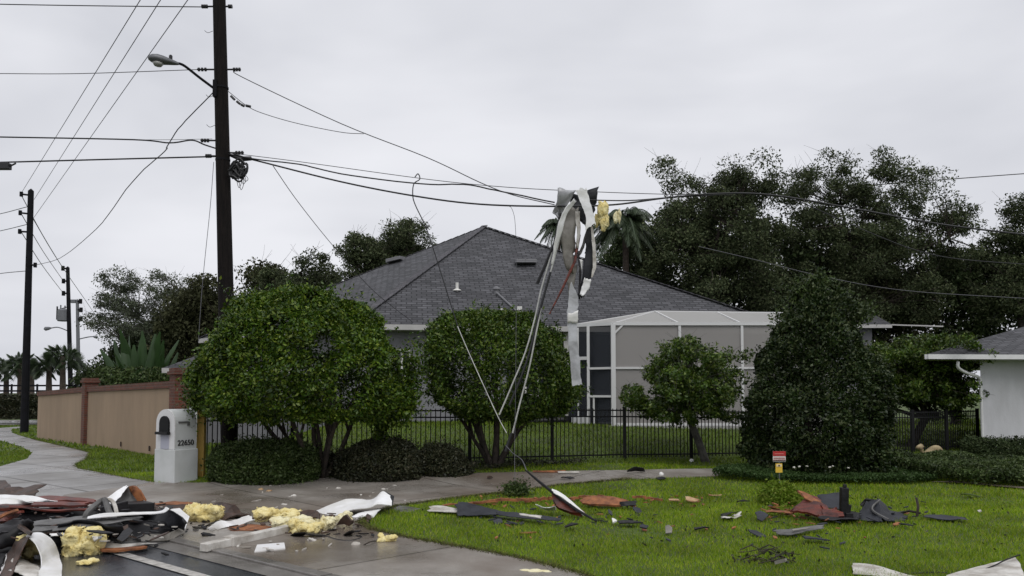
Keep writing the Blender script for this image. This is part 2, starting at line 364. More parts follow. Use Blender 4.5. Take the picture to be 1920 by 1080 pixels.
def crown_pts(prof, n, seed, amp=.12, k=2.5, depth=.35, flat=1.0, thresh=None, bottom=.5, ry=1.0, shoot=1.0):
    """prof: (z, cx, cy, r); leaves concentrated near a lumpy surface of revolution"""
    prof = np.array(prof); r = np.random.default_rng(seed)
    zs = prof[:, 0]; rad = prof[:, 3]
    fine = np.linspace(zs[0], zs[-1], 200); fr = np.interp(fine, zs, rad)
    ds = np.hypot(np.gradient(fine), np.gradient(fr))*(fr+.05); cdf = np.cumsum(ds); cdf /= cdf[-1]
    z = np.interp(r.uniform(0, 1, n), cdf, fine) + r.normal(0, .03, n)
    th = r.uniform(0, 2*math.pi, n)
    R0 = np.interp(z, zs, rad); cx = np.interp(z, zs, prof[:, 1]); cy = np.interp(z, zs, prof[:, 2])
    q = np.stack([cx + R0*np.cos(th), cy + R0*ry*np.sin(th), z], 1)
    L = lump_fn(seed+1, k)(q) + .5*lump_fn(seed+2, k*2.6)(q)
    fr_ = 1 + amp*L - depth*r.power(.6, n)*0 - np.abs(r.normal(0, depth*.45, n))
    P = np.stack([cx + R0*fr_*np.cos(th), cy + R0*ry*fr_*np.sin(th), z + r.normal(0, .02, n) + amp*.4*L*R0.mean()*(z > np.median(zs))], 1)
    keep = np.ones(n, bool)
    if thresh is not None: keep = (lump_fn(seed+5, k*1.6)(q) + .3*r.normal(size=n)) < thresh
    P = P[keep]; q = q[keep]
    ns_ = max(20, n//170); bi = r.integers(0, len(P), ns_); SP = []
    cen = np.stack([np.interp(P[bi][:, 2], zs, prof[:, 1]), np.interp(P[bi][:, 2], zs, prof[:, 2]), np.full(ns_, zs[0]*.55+zs[-1]*.45)], 1)
    dv = P[bi]-cen; dv /= np.linalg.norm(dv, axis=1)[:, None]+1e-9; dv += r.normal(0, .45, (ns_, 3)); dv[:, 2] += .25
    ln_ = r.uniform(.05, .30, ns_)*shoot
    for b_, d_, l_ in zip(P[bi], dv, ln_):
        kk = int(8+l_*60); tt = r.uniform(-.2, 1, (kk, 1)); SP.append(b_+d_*l_*tt+r.normal(0, .030+.03*(1-tt), (kk, 3)))
    P = np.concatenate([P]+SP)
    zc = zs.mean(); nr = P - np.stack([np.interp(P[:, 2], zs, prof[:, 1]), np.interp(P[:, 2], zs, prof[:, 2]), np.full(len(P), zs[0]*.6+zs[-1]*.4)], 1)
    nr /= np.linalg.norm(nr, axis=1)[:, None]+1e-9
    return P, nr
def core(name, prof, scale, m, parent, ry=1.0, seed=0):
    """dense inner twiggy mass that keeps the crown from being see-through"""
    prof = np.array(prof); n = 2200; r = np.random.default_rng(seed+99)
    hz = prof[-1, 0]-prof[0, 0]; z = r.uniform(prof[0, 0]+min(.1, hz*.2), prof[-1, 0]-min(.12, hz*.3), n); th = r.uniform(0, 6.28, n)
    R0 = np.interp(z, prof[:, 0], prof[:, 3])*scale*np.sqrt(r.uniform(.1, 1, n))
    P = np.stack([np.interp(z, prof[:, 0], prof[:, 1])+R0*np.cos(th), np.interp(z, prof[:, 0], prof[:, 2])+ry*R0*np.sin(th), z], 1)
    return P
def limb(mb, a, b, r0, r1, wob=.15, n=6, seg=7):
    a, b = Vector(a), Vector(b); L = (b-a).length; pts = []; rs = []
    ox, oy = random.uniform(-1, 1), random.uniform(-1, 1)
    for i in range(seg+1):
        t = i/seg; p = a.lerp(b, t)
        w = math.sin(t*math.pi)*wob*L
        p = p + Vector((ox*w, oy*w, 0)) + Vector((random.uniform(-1, 1), random.uniform(-1, 1), 0))*wob*L*.08
        pts.append(p); rs.append(r0 + (r1-r0)*t)
    mb.tube(pts, rs, n); return pts
def smooth_path(ctrl, n=6):
    ctrl = [Vector(c) for c in ctrl]
    if len(ctrl) < 3: return [ctrl[0].lerp(ctrl[-1], i/n) for i in range(n+1)]
    out = []
    P = [ctrl[0]*2-ctrl[1]] + ctrl + [ctrl[-1]*2-ctrl[-2]]
    for i in range(1, len(P)-2):
        for k in range(n):
            t = k/n; p0, p1, p2, p3 = P[i-1:i+3]
            out.append(.5*((2*p1)+(p2-p0)*t+(2*p0-5*p1+4*p2-p3)*t*t+(3*p1-p0-3*p2+p3)*t**3))
    out.append(ctrl[-1]); return out
def ribbon(name, A, B, m, thick=.008, n=6, cols=6, crump=.0, parent=None, freq=3.0, smooth=True, bow=0.0, rag=.8):
    """a bent sheet between two edges, crumpled, with real thickness"""
    a = smooth_path(A, n); b = smooth_path(B, n); bm = bmesh.new(); rows = []
    sd_ = random.uniform(0, 50)
    nrm0 = (a[-1]-a[0]).cross(b[0]-a[0]); nrm0 = nrm0.normalized() if nrm0.length > 1e-9 else Vector((0, 0, 1))
    for p, q in zip(a, b):
        row = []
        for j in range(cols+1):
            t = j/cols; c = p.lerp(q, t) + nrm0*bow*math.sin(math.pi*t)
            if crump: c = c + noise.noise_vector(c*freq + Vector((sd_, 0, 0)))*crump + noise.noise_vector(c*freq*3.5 + Vector((0, sd_, 0)))*min(crump*.35, .02)
            row.append(bm.verts.new(c))
        rows.append(row)
    if rag:
        W_ = (a[0]-b[0]).length + (a[len(a)//2]-b[len(b)//2]).length
        for rw, nx_, (pp, qq) in ((rows[0], rows[1], (a[0], a[1])), (rows[-1], rows[-2], (a[-1], a[-2]))):
            dd_ = (pp-qq).normalized()
            for v in rw: v.co += dd_*random.uniform(-.35, .55)*min(.12, W_*.22)*rag
        for ri, rw in enumerate(rows[1:-1]):
            for v, o_ in ((rw[0], rw[1]), (rw[-1], rw[-2])): v.co += (v.co-o_.co)*random.uniform(-.35, .30)*rag*(1 if random.random() < .5 else .2)
    for i in range(len(rows)-1):
        for j in range(cols): bm.faces.new((rows[i][j], rows[i+1][j], rows[i+1][j+1], rows[i][j+1]))
    bmesh.ops.recalc_face_normals(bm, faces=bm.faces)
    bmesh.ops.solidify(bm, geom=bm.faces[:], thickness=thick)
    me = bpy.data.meshes.new(name); bm.to_mesh(me); bm.free(); me.materials.append(MAT[m])
    if smooth and crump > .02 and thick < .02: me.polygons.foreach_set('use_smooth', [True]*len(me.polygons))
    o = bpy.data.objects.new(name, me); link(o, parent); return o
def slab(name, pts, m, thick=.02, parent=None, crump=0.0, cuts=2):
    """a flat broken piece with the given outline"""
    bm = bmesh.new(); f = bm.faces.new([bm.verts.new(p) for p in pts])
    bmesh.ops.triangulate(bm, faces=[f]); 
    if cuts: bmesh.ops.subdivide_edges(bm, edges=bm.edges[:], cuts=cuts, use_grid_fill=True)
    if crump:
        s_ = random.uniform(0, 50)
        for v in bm.verts: v.co += noise.noise_vector(v.co*4 + Vector((s_, 0, 0)))*crump
    bmesh.ops.recalc_face_normals(bm, faces=bm.faces); bmesh.ops.solidify(bm, geom=bm.faces[:], thickness=thick)
    me = bpy.data.meshes.new(name); bm.to_mesh(me); bm.free(); me.materials.append(MAT[m])
    o = bpy.data.objects.new(name, me); link(o, parent); return o
def drape(name, pts, m, off=.012, step=.5, skirt=0.0, label=None):
    """a paving sheet that follows the terrain"""
    bm = bmesh.new(); f = bm.faces.new([bm.verts.new((p[0], p[1], 0)) for p in pts])
    xs = [p[0] for p in pts]; ys = [p[1] for p in pts]
    def cut(a, b, ax):
        st = step
        c = math.floor(a/st)*st
        while c < b:
            if c > a:
                co = (c, 0, 0) if ax == 0 else (0, c, 0); no = (1, 0, 0) if ax == 0 else (0, 1, 0)
                bmesh.ops.bisect_plane(bm, geom=bm.verts[:]+bm.edges[:]+bm.faces[:], plane_co=co, plane_no=no)
            c += st
    cut(min(xs), max(xs), 0); cut(min(ys), max(ys), 1)
    for v in bm.verts: v.co.z = gz(v.co.x, v.co.y)+off
    if skirt:
        ed = [e for e in bm.edges if e.is_boundary]
        g = bmesh.ops.extrude_edge_only(bm, edges=ed)
        for v in [x for x in g['geom'] if isinstance(x, bmesh.types.BMVert)]: v.co.z -= skirt
    bmesh.ops.recalc_face_normals(bm, faces=bm.faces)
    if sum(fc.normal.z for fc in bm.faces) < 0: bmesh.ops.reverse_faces(bm, faces=bm.faces)
    me = bpy.data.meshes.new(name); bm.to_mesh(me); bm.free(); me.materials.append(MAT[m])
    o = bpy.data.objects.new(name, me); link(o); return tag(o, kind='structure')

# ------------------------------------------------------------------ ground, paving, street
xs = sorted(set([-900, -500, -250, -150, -100, -70, -50, -40] + list(np.arange(-35, 20.1, .5)) + [23, 27, 32, 40, 55, 80, 150, 300, 600, 900]))
ys = sorted(set([-60, -30, -10, 0, 3] + list(np.arange(4, 36.1, .5)) + [38, 41, 45, 50, 60, 80, 120, 200, 400, 900, 1800]))
g = MB(); nx = len(xs)
g.v = [(x, y, gz(x, y)) for y in ys for x in xs]
g.f = [(j*nx+i, j*nx+i+1, (j+1)*nx+i+1, (j+1)*nx+i) for j in range(len(ys)-1) for i in range(nx-1)]
tag(g.build('ground', 'soil_grass', smooth=True), kind='structure')
g2 = lambda px, py: tuple(G(px, py))[:2]
dirv = Vector((-.77, .64)).normalized(); nrmv = Vector((.64, .77)).normalized()
k0 = Vector((-1.72, 7.35))                       # foot of the kerb
def along(t, off): return tuple(k0 + dirv*t + nrmv*off)
# asphalt street running to the left background
drape('road', [along(-12, 0), along(34, 0), along(34, -9), along(-12, -9)], 'asphalt', .006, 1.0)
drape('gutter', [along(-12, .02), along(34, .02), along(34, -.26), along(-12, -.26)], 'kerb', .012, 1.0)
drape('road_marking', [along(-12, -.60), along(34, -.60), along(34, -.72), along(-12, -.72)], 'road_paint', .016, 1.0)
# driveway + sidewalk in one concrete sweep
drv_px = [(372, 907), (640, 896), (760, 892), (880, 889), (1180, 883), (1360, 880), (1345, 894), (1180, 899), (1050, 911), (850, 936), (740, 951), (690, 968), (676, 982), (700, 996), (760, 1010), (820, 1021), (900, 1035)]
drv = [g2(*p) for p in drv_px]
drive_poly = drv + [along(.6, .12), along(4.2, .12), along(6.6, .12), g2(120, 930), g2(285, 906)]
drape('driveway', drive_poly, 'driveway', .020, .5, .05)
front_walk = [g2(900, 1035), g2(980, 1051), g2(1085, 1078), g2(1180, 1112), (1.9, 5.6), along(-4, .12), along(.6, .12)]
drape('front_path', front_walk, 'driveway', .0205, .5, .05)
side_px = [(285, 906), (215, 893), (145, 880), (140, 872), (160, 862), (168, 850), (120, 838), (60, 824), (22, 812), (22, 806), (50, 800), (0, 803), (-60, 803), (-60, 818), (0, 826), (40, 838), (60, 850), (50, 862), (0, 876), (-60, 884)]
side_poly = [g2(*p) for p in side_px] + [along(12.5, .12), along(6.6, .12), g2(120, 930)]
drape('sidewalk', side_poly, 'sidewalk', .0215, .5, .05)
kb = MB()
for t in np.arange(-12, 20, 1.5):
    a = Vector((*along(t+.006, .06), 0)); b = Vector((*along(t+1.494, .06), 0)); za = gz(a.x, a.y); zb = gz(b.x, b.y)
    hh = .035
    kb.bar((a.x, a.y, za+hh/2-.03), (b.x, b.y, zb+hh/2-.03), .14, hh+.06)
tag(kb.build('kerb', 'kerb', bevel=.012), kind='structure')
drape('crossing_road', [g2(-120, 799), g2(75, 796), g2(180, 793), g2(180, 787), g2(75, 788), g2(-120, 789)], 'sidewalk', .02, 2.0)
PAVE = [drive_poly, front_walk, side_poly, [along(-12, .14), along(34, .14), along(34, -9), along(-12, -9)]]
def inside(poly, x, y):
    x = np.asarray(x); y = np.asarray(y); c = np.zeros(len(x), bool); n = len(poly)
    for i in range(n):
        x1, y1 = poly[i]; x2, y2 = poly[(i+1) % n]
        if y1 == y2: continue
        k = ((y1 > y) != (y2 > y)) & (x < (x2-x1)*(y-y1)/(y2-y1)+x1)
        c ^= k
    return c
gz_np = np.vectorize(gz)
def grass(name, y0, y1, dens, h, w, m, lab):
    X0 = -(0.72*y1+1); X1 = .72*y1+1; n = int((y1-y0)*(X1-X0)*dens)
    x = rng.uniform(X0, X1, n); y = rng.uniform(y0, y1, n)
    k = np.abs(x) < .72*y+1.2
    wob = .03*np.sin(x*9)+.02*np.sin(x*23+y*17)
    for p in PAVE: k &= ~inside(p, x+wob, y-wob)
    bx = (x > 1.4) & (y > 23) & (x < 12); k &= ~bx
    x, y = x[k], y[k]; n = len(x)
    tuf = lump_fn(5, 3.0)(np.stack([x, y, x*0], 1))
    k = (tuf > -1.6) | (rng.uniform(size=n) < .4)
    x, y, tuf = x[k], y[k], tuf[k]; n = len(x)
    z = gz_np(x, y); hh = h*rng.uniform(.45, 1.25, n)*(1+.18*tuf); th = rng.uniform(0, 6.28, n)
    dx = np.cos(th)*w; dy = np.sin(th)*w; lx = rng.normal(0, .45, n)*hh; ly = rng.normal(0, .45, n)*hh
    a = np.stack([x-dx, y-dy, z-.005], 1); b = np.stack([x+dx, y+dy, z-.005], 1); c = np.stack([x+lx, y+ly, z+hh], 1)
    vs = np.stack([a, b, c], 1).reshape(-1, 3)
    return tag(np_mesh(name, vs, np.arange(3*n), 3, m), lab, 'grass', kind='stuff')
grass('grass', 5.6, 9.0, 3000, .040, .0042, 'grass_blade', 'bright green lawn grass nearest the camera')
grass('grass', 9.0, 12.5, 1900, .042, .0055, 'grass_blade', 'bright green lawn grass around the scattered roof debris')
grass('grass', 12.5, 17.0, 1000, .045, .008, 'grass_blade', 'lawn grass on both sides of the driveway')
def edge_grass():
    line = [g2(*p) for p in ((1180, 899), (1050, 911), (850, 936), (740, 951), (690, 968), (676, 982), (700, 996), (760, 1010), (820, 1021), (900, 1035), (980, 1051), (1085, 1078), (1180, 1112))]
    L2 = [g2(*p) for p in ((285, 906), (215, 893), (145, 880), (140, 872), (160, 862), (168, 850), (120, 838), (60, 824))]
    vs = []
    for ln_, tot in ((line, 7000), (L2, 2500)):
        segs = list(zip(ln_, ln_[1:])); Ls = [math.dist(a, b) for a, b in segs]
        for (a, b), l in zip(segs, Ls):
            for _ in range(int(tot*l/sum(Ls))):
                t_ = rng.uniform(); x = a[0]+(b[0]-a[0])*t_+rng.normal(0, .035); y = a[1]+(b[1]-a[1])*t_+rng.normal(0, .035); z = gz(x, y)+.015; h_ = rng.uniform(.02, .07); an = rng.uniform(0, 6.28)
                vs += [(x-.004, y, z), (x+.004, y, z), (x+math.cos(an)*h_, y+math.sin(an)*h_, z+h_*.6)]
    tag(np_mesh('edge_grass', np.array(vs), np.arange(len(vs)), 3, 'grass_dry'), 'ragged dry and dark grass along the lawn edge at the paving', 'grass', kind='stuff')
edge_grass()
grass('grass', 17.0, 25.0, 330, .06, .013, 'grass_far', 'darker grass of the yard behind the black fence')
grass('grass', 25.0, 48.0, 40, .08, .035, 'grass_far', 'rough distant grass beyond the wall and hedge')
exec_parts = []
del exec_parts
# ------------------------------------------------------------------ grey house
brick_mat('shingle_cap', (.062, .060, .070), (.085, .082, .090), (.03, .03, .03), 1.0, .3, .2, .01, .85, coord='Object', bump=.3)
def grey_house():
    t = thing('house', 'grey stucco single-storey house with dark hipped shingle roof behind the black fence', 'house')
    A = V(659, 607, 23.4); ez = A.z
    def E(px, D): p = V(px, 700, D); return Vector((p.x, p.y, ez))
    C = E(1500, 25.3); B = E(372, 30.0); Pk = V(908, 425, 31.0); Q = V(894, 430, 31.6); Q.z = Pk.z-.01
    Bk = Vector((-9.0, 41, ez)); Ck = Vector((13, 40, ez)); Pk2 = Vector((1.5, 36, Pk.z-.02))
    def plane(pts, eave):
        e = (Vector(eave[1])-Vector(eave[0])).normalized(); n = (pts[1]-pts[0]).cross(pts[2]-pts[0]).normalized(); w = n.cross(e)
        if w.z < 0: w = -w
        return [tuple((p-pts[0]).dot(q) for q in (e, w)) for p in pts]
    r = MB()
    for pts, ev in (([A, C, Pk], (A, C)), ([B, A, Pk, Q], (B, A)), ([C, Ck, Pk2, Pk], (C, Ck)), ([Bk, B, Q], (Bk, B)), ([Ck, Bk, Q, Pk2], (Ck, Bk)), ([Q, Pk, Pk2], (Q, Pk))):
        r.add(pts, [tuple(range(len(pts)))], [plane(pts, ev)])
    roof = r.build('roof', 'shingle', t)
    for a, b in ((A, Pk), (Pk, C), (B, Q)):
        cap = MB(); d = b-a; n = int(d.length/.28)
        for i in range(n):
            p = a+d*(i/n)+Vector((0, 0, .012)); q = a+d*((i+1.15)/n)+Vector((0, 0, .035))
            cap.bar(p, q, .26, .02)
        cap.build('ridge_cap', 'shingle_cap', roof)
    fz = ez-.06
    f = MB()
    for a, b in ((B, A), (A, C), (C, Ck)):
        a2 = Vector((a.x, a.y, ez-.085)); b2 = Vector((b.x, b.y, ez-.085)); f.bar(a2, b2, .05, .16)
    f.build('fascia', 'fascia', roof)
    so = MB(); so.add([Vector((p.x, p.y, ez-.17)) for p in (A, C, Ck, Bk, B)], [(0, 1, 2, 3, 4)]); so.build('soffit', 'fascia', roof)
    w = MB(); inset = .55
    wa, wb, wc = Vector((A.x+.25, A.y+inset, 0)), Vector((C.x-.6, C.y+.55, 0)), Vector((12.4, 39.4, 0))
    wd = Vector((-8.6, 40, 0)); we = Vector((B.x+.6, B.y+.3, 0))
    zb = .3
    ring = [wa, wb, wc, wd, we]
    for a, b in zip(ring, ring[1:]+ring[:1]):
        w.add([(a.x, a.y, zb), (b.x, b.y, zb), (b.x, b.y, ez-.165), (a.x, a.y, ez-.165)], [(0, 1, 2, 3)], [[(0, 0), ((b-a).length, 0), ((b-a).length, 3), (0, 3)]])
    wall = w.build('wall', 'stucco_grey', t)
    # window beside the round tree
    def wallp(px, z): # point on the front wall
        d = ray(px, 700); k = (wa.y-0)/(d.y); x = d.x*k
        yy = wa.y + (wb.y-wa.y)*(x-wa.x)/(wb.x-wa.x); x = d.x/d.y*yy
        return Vector((x, yy, z))
    x0, x1 = wallp(738, 0), wallp(769, 0)
    for (p, q, z0, z1) in ((x0, x1, 2.15, 2.95), (wallp(985, 0), wallp(1030, 0), 1.6, 3.0)):
        fr = MB(); d = (q-p).normalized(); o_ = Vector((d.y, -d.x, 0))*.03
        for a, b in (((p.x, p.y, z0), (q.x, q.y, z0)), ((p.x, p.y, z1), (q.x, q.y, z1))): fr.bar(Vector(a)+o_, Vector(b)+o_, .07, .07)
        for a in (p, q, (p+q)/2): fr.bar(Vector((a.x, a.y, z0))+o_, Vector((a.x, a.y, z1))+o_, .06, .06)
        wi = fr.build('window', 'pipe_white', t)
        pn = MB(); pn.add([Vector((p.x, p.y, z0))+o_*.5, Vector((q.x, q.y, z0))+o_*.5, Vector((q.x, q.y, z1))+o_*.5, Vector((p.x, p.y, z1))+o_*.5], [(0, 1, 2, 3)]); pn.build('pane', 'glass_dark', wi)
    # flat dark sheet painting the shade of the porch recess, and its white column
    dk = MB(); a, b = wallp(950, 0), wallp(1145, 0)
    dk.add([(a.x, a.y-.02, .7), (b.x, b.y-.02, .7), (b.x, b.y-.02, ez-.2), (a.x, a.y-.02, ez-.2)], [(0, 1, 2, 3)]); dk.build('porch_shade', 'glass_dark', t)
    c = wallp(1061, 0); cb = MB(); cb.box((c.x, c.y-.22, ez-.55), (.16, .16, .75)); cb.bar((c.x, c.y-.22, .6), (c.x, c.y-.22, ez-.9), .13); cb.build('porch_column', 'pipe_white', t)
    cc = wallp(1000, 0)
    dn = MB(); dn.tube([(cc.x-.4, cc.y-.45, 1.0), (cc.x+.9, cc.y-.45, 1.04)], .035); dn.build('step_edge', 'pipe_white', t)
    dr = MB(); dr.tube(smooth_path([(wallp(962, 0).x, wa.y-.9, .82), (wallp(1010, 0).x, wa.y-.85, .86), (wallp(1060, 0).x, wa.y-.8, .9)], 4), .10, 8); tag(dr.build('dark_tube', 'char', smooth=True), 'long dark tube lying at the foot of the grey house wall', 'roll')  # dark tube along the foot of the wall
    # things on the roof
    def on(px, py, pl):
        p0, p1, p2 = pl; n = (p1-p0).cross(p2-p0); d = ray(px, py); o = Vector((0, 0, EYE)); k = (p0-o).dot(n)/d.dot(n); return o+d*k
    front, left = (A, C, Pk), (B, A, Pk)
    for px, py, pl, wd_ in ((985, 495, front, 40), (742, 494, left, 26)):
        p = on(px-wd_/2, py, pl); q = on(px+wd_/2, py-(6 if pl is left else 0), pl); v = MB()
        v.bar(p+Vector((0, -.05, .07)), q+Vector((0, -.05, .07)), .34, .15); v.bar(p+Vector((0, -.27, .02)), q+Vector((0, -.27, .02)), .12, .03)
        m_ = (p+q)/2; v.bar(m_+Vector((-.02, -.05, .09)), m_+Vector((.02, -.05, .09)), .37, .17)
        v.build('roof_vent', 'vent_grey', roof, bevel=.02)
    for px, py, h, pl in ((857, 545, .26, front), (941, 593, .24, front)):
        p = on(px, py, pl); v = MB(); v.tube([p-Vector((0, 0, .1)), p+Vector((0, 0, h))], .05, 10); v.lathe([(0, .14), (.03, .12), (.06, .06)], p, 12); v.build('vent_pipe', 'pipe_white', roof)
    p = on(931, 550, front); v = MB(); v.lathe([(-.05, .1), (.10, .1), (.12, .14), (.18, .13), (.22, .04)], p, 12); v.build('roof_cap', 'vent_grey', roof)
    q = on(973, 586, front); v = MB(); v.tube([q-Vector((0, 0, .1)), q+Vector((0, -.05, .12))], .06, 8); v.box(q+Vector((.02, -.1, .12)), (.15, .12, .12)); v.build('service_head', 'pipe_white', roof)
    v = MB(); v.tube([p+Vector((0, -.12, .02)), q+Vector((-.05, 0, .03))], .03, 6); v.build('roof_conduit', 'vent_grey', roof)
    # low wing far right, seen past the cone-shaped shrub
    a = V(1490, 608, 33); b = V(1672, 608, 33); pk = V(1640, 590, 36); pk0 = V(1450, 590, 36)
    r = MB(); pts = [a, b, pk, pk0]; r.add(pts, [(0, 1, 2, 3)], [plane(pts, (a, b))])
    b2 = Vector((b.x+1.5, b.y+7, b.z)); r.add([b, b2, pk], [(0, 1, 2)], [plane([b, b2, pk], (b, b2))]); r.build('wing_roof', 'shingle', t)
    f = MB(); f.bar(a-Vector((0, 0, .08)), b-Vector((0, 0, .08)), .05, .14); f.build('wing_fascia', 'fascia', t)
    w = MB(); w.box(((a.x+b.x)/2-.3, 35.5, (a.z)/2+.1), (b.x-a.x-.6, 4, a.z-.3)); w.build('wing_wall', 'stucco_grey', t)
    f = MB(); f.bar(V(1672, 609, 33.1), V(1768, 612, 33.1), .06, .05); f.build('porch_beam', 'fascia', t)
    base(t, (2, 24, 0)); return A, C, Pk, B
HA, HC, HP, HB = grey_house()

def pool_cage():
    t = thing('screen_enclosure', 'white-framed pool screen enclosure with grey mesh attached to the grey house', 'screen enclosure')
    D = 22.0; zt = V(1150, 607, D).z; zb = V(1150, 797, D).z
    X = lambda px, D=D: V(px, 700, D).x
    f = MB()
    posts = [1150, 1275, 1392, 1510]
    for i, px in enumerate(posts): f.bar((X(px), D, zb-.4), (X(px), D, zt), .12 if i == 0 else .07, .12 if i == 0 else .07)
    xe = X(1560)
    f.bar((X(1150), D, zt), (xe, D, zt), .09); zmid = V(1150, 690, D).z; f.bar((X(1150), D-.002, zmid), (xe, D-.002, zmid), .055)
    f.bar((X(1150), D, zb+.02), (xe, D, zb+.02), .07, .07)
    # angled bay to the house with the door
    Dh = 23.2; zt2 = V(1068, 611, Dh).z
    for px in (1103,): f.bar((X(px, 22.5), 22.5, zb-.4), (X(px, 22.5), 22.5, zt-.02), .075)
    f.bar((X(1150), D, zt), (X(1066, Dh), Dh, zt2), .09)
    f.bar((X(1150), D, zmid), (X(1103, 22.5), 22.5, zmid), .06)
    zd = V(1120, 743, 22.3).z; f.bar((X(1150), D, zd), (X(1103, 22.5), 22.5, zd), .06)
    zl = V(1090, 672, 22.7).z; f.bar((X(1103, 22.5), 22.5, zl), (X(1084, 22.8), 22.8, zl), .09)
    f.bar((X(1113, 22.4), 22.4, zb-.1), (X(1113, 22.4), 22.4, zd), .05)
    f.bar((X(1084, 22.8), 22.8, zb-.2), (X(1084, 22.8), 22.8, zt-.05), .04)
    # mansard roof bars
    tops = [(1228, 584), (1345, 586), (1450, 587), (1560, 588)]; Dt = 24.6
    TP = [V(a, b, Dt) for a, b in tops]
    f.bar((X(1150), D, zt), TP[0], .05)
    for px, T in zip((1275, 1392, 1510), TP): pass
    for (px, T) in ((1275, TP[0]), (1392, TP[1]), (1510, TP[2])): f.bar((X(px), D, zt), T, .05)
    f.bar(TP[0], TP[-1], .05); f.bar((X(1066, Dh), Dh, zt2), TP[0], .05)
    f.bar((X(1150)+.02, D-.01, zt-.28), (X(1150)+.28, D-.01, zt-.02), .05)
    f.build('frame', 'cage_white', t)
    s = MB()
    s.add([(X(1150), D+.01, zb), (xe, D+.01, zb), (xe, D+.01, zt), (X(1150), D+.01, zt)], [(0, 1, 2, 3)]); s.build('screen_panel', 'screen', t)
    s = MB(); s.add([(X(1150), D, zt), (xe, D, zt), TP[3], TP[0]], [(0, 1, 2, 3)]); s.add([(X(1150), D, zt), TP[0], (X(1066, Dh), Dh, zt2)], [(0, 1, 2)]); s.build('screen_roof', 'screen_top', t)
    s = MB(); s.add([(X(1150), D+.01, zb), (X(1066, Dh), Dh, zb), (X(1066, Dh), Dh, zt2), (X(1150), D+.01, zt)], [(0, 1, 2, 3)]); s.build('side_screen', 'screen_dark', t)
    k = MB(); k.bar((X(1101, 22.52), 22.48, zb+.08), (X(1072, 23.1), 23.06, zb+.08), .03, .26); k.build('kick_plate', 'cage_white', t)
    fl = MB(); fl.box(((X(1066)+xe)/2, 23.2, zb-.2), (xe-X(1066)+.1, 2.6, .36)); fl.build('slab', 'kerb_plain', t)
    base(t, (X(1150), D, gz(X(1150), D)))
mat('kerb_plain', (.38, .37, .36), .8, var=.2, vscale=3)
pool_cage()

def white_house():
    t = thing('house', 'white stucco house with grey shingle roof cut by the right edge', 'house')
    D = 22.6; xl = V(1838, 700, D).x; ez = V(1740, 664, 21.9).z; L = V(1738, 664, 21.9)
    w = MB(); w.add([(xl, D, -.1), (xl+9, D+1.0, -.1), (xl+9, D+1.0, ez), (xl, D, ez), (xl+6.5, D+10, -.1), (xl+6.5, D+10, ez)], [(0, 1, 2, 3), (4, 0, 3, 5)])
    w.build('wall', 'stucco_white', t)
    e1 = Vector((L.x+11, 22.8, ez)); pk = V(2010, 587, 27.0); pk2 = Vector((pk.x+5, 28, pk.z)); e2 = Vector((L.x+6.3, 33, ez))
    d0 = ray(1920, 612)
    r = MB()
    def uvp(pts, a, b):
        e = (b-a).normalized(); n = (pts[1]-pts[0]).cross(pts[2]-pts[0]).normalized(); w_ = n.cross(e); return [tuple((p-pts[0]).dot(q) for q in (e, w_)) for p in pts]
    L0 = Vector((L.x, L.y, ez)); pts = [L0, e1, pk2, pk]; r.add(pts, [(0, 1, 2, 3)], [uvp(pts, L0, e1)]); pts = [e2, L0, pk]; r.add(pts, [(0, 1, 2)], [uvp(pts, e2, L0)])
    roof = r.build('roof', 'shingle', t)
    f = MB(); f.bar(L0+Vector((0, 0, -.07)), e1+Vector((0, 0, -.07)), .12, .13); f.build('gutter', 'white_paint', roof)
    f = MB(); f.bar(L0+Vector((0, 0, -.07)), e2+Vector((0, 0, -.07)), .12, .13); f.build('gutter', 'white_paint', roof)
    s = MB(); s.add([L0+Vector((.05, .05, -.15)), e1+Vector((0, .05, -.15)), (e1.x, D+1.3, ez-.15), (xl+7, 33, ez-.15), e2+Vector((0, 0, -.15))], [(0, 1, 2, 3, 4)]); s.build('soffit', 'white_paint', roof)
    p = MB(); p.tube(smooth_path([V(1796, 678, 22.0), V(1797, 690, 22.05), V(1812, 699, 22.25), V(1832, 706, 22.5), V(1838, 712, 22.55)], 4), .045, 8); p.tube([V(1838, 710, 22.55), (xl-.02, D-.06, .1)], .04, 8); p.build('downspout', 'white_paint', t)
    base(t, (xl, D, 0))
white_house()

def far_house():
    t = thing('house', 'low pavilion with small grey hipped roof just behind the brick pillar', 'house')
    a = V(305, 690, 26); z = a.z; a = Vector((a.x, 26, z)); b = Vector((a.x+5, 26.6, z)); pk = Vector((a.x+2.3, 28.6, z+1.35)); c = Vector((a.x+4.6, 31.5, z)); d = Vector((a.x-.2, 31, z))
    r = MB(); r.add([a, b, pk], [(0, 1, 2)], [[(0, 0), (5, 0), (2.3, 2.9)]]); r.add([d, a, pk], [(0, 1, 2)], [[(0, 0), (5, 0), (2.5, 2.7)]]); r.add([b, c, pk], [(0, 1, 2)], [[(0, 0), (5, 0), (2.5, 2.7)]]); r.add([c, d, pk], [(0, 1, 2)], [[(0, 0), (5, 0), (2.5, 2.7)]])
    roof = r.build('roof', 'shingle', t)
    f = MB(); f.bar(a-Vector((0, 0, .08)), b-Vector((0, 0, .08)), .06, .16); f.bar(a-Vector((0, 0, .08)), d-Vector((0, 0, .08)), .06, .16); f.build('fascia', 'fascia', roof)
    w = MB(); w.box((a.x+2.5, 28.8, z/2-.1), (4.0, 4.0, z-.1)); w.build('wall', 'stucco_grey', t); base(t, (a.x+2.5, 28.8, 0))
far_house()

